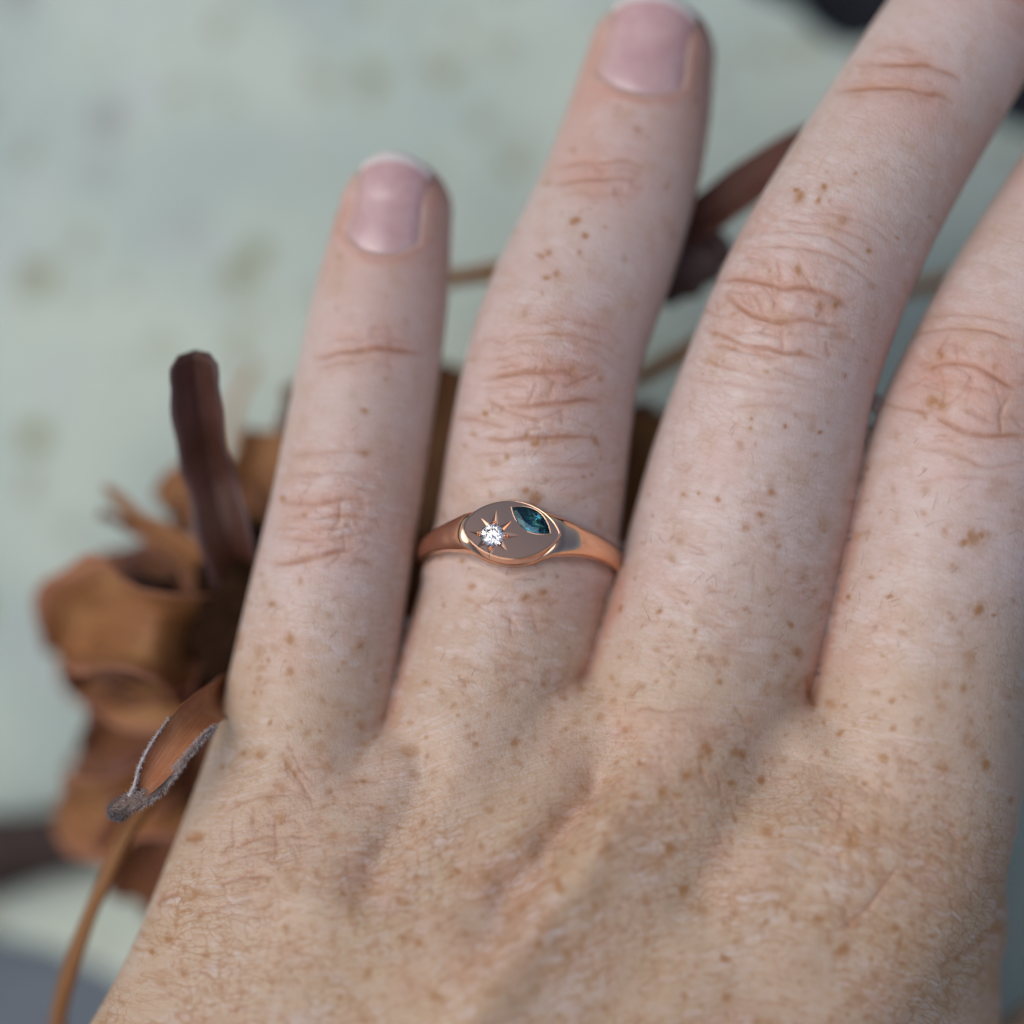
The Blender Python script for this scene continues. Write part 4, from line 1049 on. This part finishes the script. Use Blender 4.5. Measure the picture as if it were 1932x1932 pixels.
petal([(130, 1440, -39, 30), (190, 1470, -37, 120), (290, 1470, -36, 150), (420, 1400, -35, 130)], M_PET, fl, cup=.6, roll=-10, seed=72, wav=.2)
pr = random.Random(5)
for q_ in range(20):
    an = math.radians(pr.uniform(118, 262)); ln = pr.uniform(170, 330); w_ = pr.uniform(30, 105); zt = pr.uniform(-36, -22)
    ux, uy = math.cos(an), -math.sin(an); bx_, by_ = 480 + pr.uniform(-20, 20), 1210 + pr.uniform(-130, 170); bend = pr.uniform(-.25, .25) * ln
    row = [(bx_ + ux * ln * f - uy * bend * f * f, by_ + uy * ln * f + ux * bend * f * f, -32 + (zt + 32) * f + 7 * math.sin(math.pi * f), w_ * k_) for f, k_ in ((1, .12), (.86, .55), (.62, 1), (.35, .95), (0, .6))]
    if any(a < 112 for a, *_ in row): continue
    LIFT = (1, 0)
    petal(row, (M_PET, M_PET5, M_STRAP, M_PET)[q_ % 4], fl, cup=pr.uniform(.5, 1.2), roll=pr.uniform(-40, 40), fold=pr.random() < .4, seed=40 + q_, wav=pr.uniform(.12, .3))
LIFT = (.66, -2.0)
stem([(485, 690, -36, 9), (455, 735, -36, 14), (440, 775, -36, 16), (450, 900, -35, 18)], M_STEM, fl, seed=5)
# the long stalk that leaves the flower towards the wrist
stem([(520, 1240, -26, 40), (400, 1340, -20, 38), (290, 1500, -14, 30), (243, 1570, -12, 29), (190, 1680, -12, 29), (140, 1810, -13, 31), (112, 1910, -15, 33), (104, 2000, -18, 33), (120, 2250, -30, 40), (150, 2420, -49.5, 36)], M_STALK, fl, n=70, seed=1)
# the bract that curls up beside the hand, in focus, with fuzzy margins
br, BV, BN, BL = petal([(258, 1500, -.5, 16), (272, 1484, -.3, 38), (290, 1460, 0, 54), (318, 1420, .2, 70), (350, 1376, -.8, 76), (384, 1341, -3.4, 72), (418, 1318, -8, 74), (450, 1302, -14, 70), (500, 1280, -24, 66)], M_PET4, fl, name='bract', cup=(.9, .42), roll=(10, -6), seed=21, wav=.03, nl=60, nw=19, thick=.28, under=M_FUZZB)
br['label'] = 'orange curled bract with fuzzy grey margins and tip'
def fuzz(name, roots, dirs, lens, mat, parent, rad=.022):
    Vf = []; Ff = []
    for p, d, l in zip(roots, dirs, lens):
        d = d / np.linalg.norm(d); a = np.cross(d, [.31, .57, .76]); a /= np.linalg.norm(a); b = np.cross(d, a)
        bend = (a * rng.normal() + b * rng.normal()) * l * .22; i = len(Vf)
        for k_, rr in ((0, rad), (.55, rad * .75)):
            c = p + d * l * k_ + bend * k_ * k_
            for q in range(3): Vf.append(c + rr * (a * math.cos(q * 2.094) + b * math.sin(q * 2.094)))
        Vf.append(p + d * l + bend)
        for q in range(3):
            q2 = (q + 1) % 3; Ff += [(i + q, i + q2, i + 3 + q2, i + 3 + q), (i + 3 + q, i + 3 + q2, i + 6)]
    o = mesh_obj(name, Vf, Ff, mat, parent); o['kind'] = 'stuff'; return o
def unat(p):
    k = U * (D - p[2]) / D; return 966 + p[0] / k, 966 - p[1] / k, p[2]
# thickened felted margins, meeting in a blunt fuzzy tip
tip_rows = [(219, 1534, -.9, 30), (232, 1522, -.6, 36), (252, 1512, -.5, 34), (276, 1502, -.5, 28), (300, 1488, -.5, 20)]
right = [(*unat(BV[i, -1]), w_) for i, w_ in ((9, 11), (13, 8), (18, 4))]
left = [(240, 1510, -.4, 18), (249, 1494, -.1, 10)] + [(*unat(BV[i, 0]), w_) for i, w_ in ((5, 6), (9, 4), (13, 2))]
stem(tip_rows + right, M_FUZZB, br, name='margin', seed=2); stem(left, M_FUZZ, br, name='margin', seed=5)
def hairs_on(rows, n, mat_split, l0, l1, out):
    P = crom([[*at(a, b, z), wd * U / 2] for a, b, z, wd in rows], 80)
    T = np.gradient(P[:, :3], axis=0); T /= np.linalg.norm(T, axis=1)[:, None]
    for _ in range(n):
        i = int(79 * rng.random() ** 1.25); v = rng.normal(size=3); v -= T[i] * (v @ T[i]); v /= np.linalg.norm(v)
        d = v - T[i] * rng.uniform(.1, .9) + rng.normal(0, .2, 3)
        (out[1] if i / 79 < mat_split * rng.uniform(.6, 1.3) else out[0]).append((P[i, :3] + v * P[i, 3] * .9, d, rng.uniform(l0, l1) * (.6 + .4 * P[i, 3] / .9)))
pale_h, dark_h = [], []
hairs_on(tip_rows + right, 1300, .15, .3, .7, (pale_h, dark_h)); hairs_on(left, 300, .14, .22, .5, (pale_h, dark_h))
tipc = at(222, 1531, -.8)
for _ in range(700):
    v = rng.normal(size=3); v /= np.linalg.norm(v)
    dark_h.append((tipc + v * np.array([.62, .62, .6]), v + np.array([-.7, -.4, .1]) * rng.uniform(.2, 1), rng.uniform(.25, .55)))
for hs, mt_ in ((pale_h, M_FUZZ), (dark_h, M_FUZZD)):
    fuzz('fuzz', [q[0] for q in hs], [q[1] for q in hs], [q[2] for q in hs], mt_, br, rad=.034)
bm = bmesh.new(); bmesh.ops.create_icosphere(bm, subdivisions=3, radius=1)
Vc = np.array([v.co[:] for v in bm.verts]); Vc = Vc * (1 + .08 * np.sin(Vc[:, :1] * 9)) * [.66, .66, .62] + tipc
mesh_obj('bract_tip', Vc, [[v.index for v in f.verts] for f in bm.faces], M_FUZZD, br); bm.free()

M_HAIR = mat_plain('fair_hair', (0.22, 0.12, 0.06), (0.40, 0.27, 0.17), 900, .5)
hd = []
for p_, n_ in HAIR_SPOTS:
    d_ = np.array([.55 + rng.normal(0, .35), .5 + rng.normal(0, .4), 0]); d_ -= n_ * (d_ @ n_); d_ /= np.linalg.norm(d_); hd.append(d_ + n_ * rng.uniform(.12, .35))
fuzz('hair', [q[0] - q[1] * .02 for q in HAIR_SPOTS], hd, [rng.uniform(.9, 2.2) for _ in hd], M_HAIR, hand, rad=.014)
sp = empty('dried_sprig', 'dark red brown dried leaf on thin golden stems behind the middle finger', 'dried leaf')
petal([(1600, 225, -24, 24), (1540, 254, -23, 46), (1470, 304, -22, 70), (1390, 368, -22, 80), (1310, 424, -24, 74), (1200, 480, -27, 40)], M_PET3, sp, name='leaf', cup=.5, roll=-20, fold=True, seed=31, wav=.04, thick=.6)
stem([(1376, 452, -20, 20), (1370, 456, -20, 62), (1350, 468, -20, 92), (1310, 492, -20, 108), (1240, 530, -21, 98), (1150, 565, -24, 50)], M_STRAP, sp, name='bud', m=24, seed=32)
stem([(640, 556, -30, 30), (760, 538, -27, 31), (860, 523, -25, 33), (950, 509, -25, 33), (1080, 500, -26, 32), (1250, 520, -29, 30)], M_STEM, sp, seed=3)
stem([(900, 830, -34, 28), (1100, 758, -29, 30), (1205, 712, -25, 31), (1290, 664, -25, 31), (1420, 600, -30, 28), (1560, 570, -30, 26), (1740, 540, -31, 27), (1810, 521, -31, 27), (2000, 470, -34, 26), (2200, 420, -38.5, 24)], M_STEM, sp, n=60, seed=4)
stem([(1250, 520, -29, 28), (1150, 600, -31, 26), (1000, 760, -33, 26), (800, 960, -34, 26), (640, 1100, -33, 26)], M_STEM, sp, seed=6)

tw = stem([(-700, 1800, ZG + 2.6, 110), (-300, 1690, ZG + 2.6, 112), (-60, 1618, ZG + 3.4, 150), (60, 1592, ZG + 3.3, 140), (200, 1565, ZG + 2.8, 116), (420, 1530, ZG + 2.2, 80), (560, 1500, ZG + 1.6, 60)], M_TWIG, None, name='twig', seed=8)
tw['label'] = 'dark brown woody twig lying on the pale stone slab'; tw['category'] = 'twig'
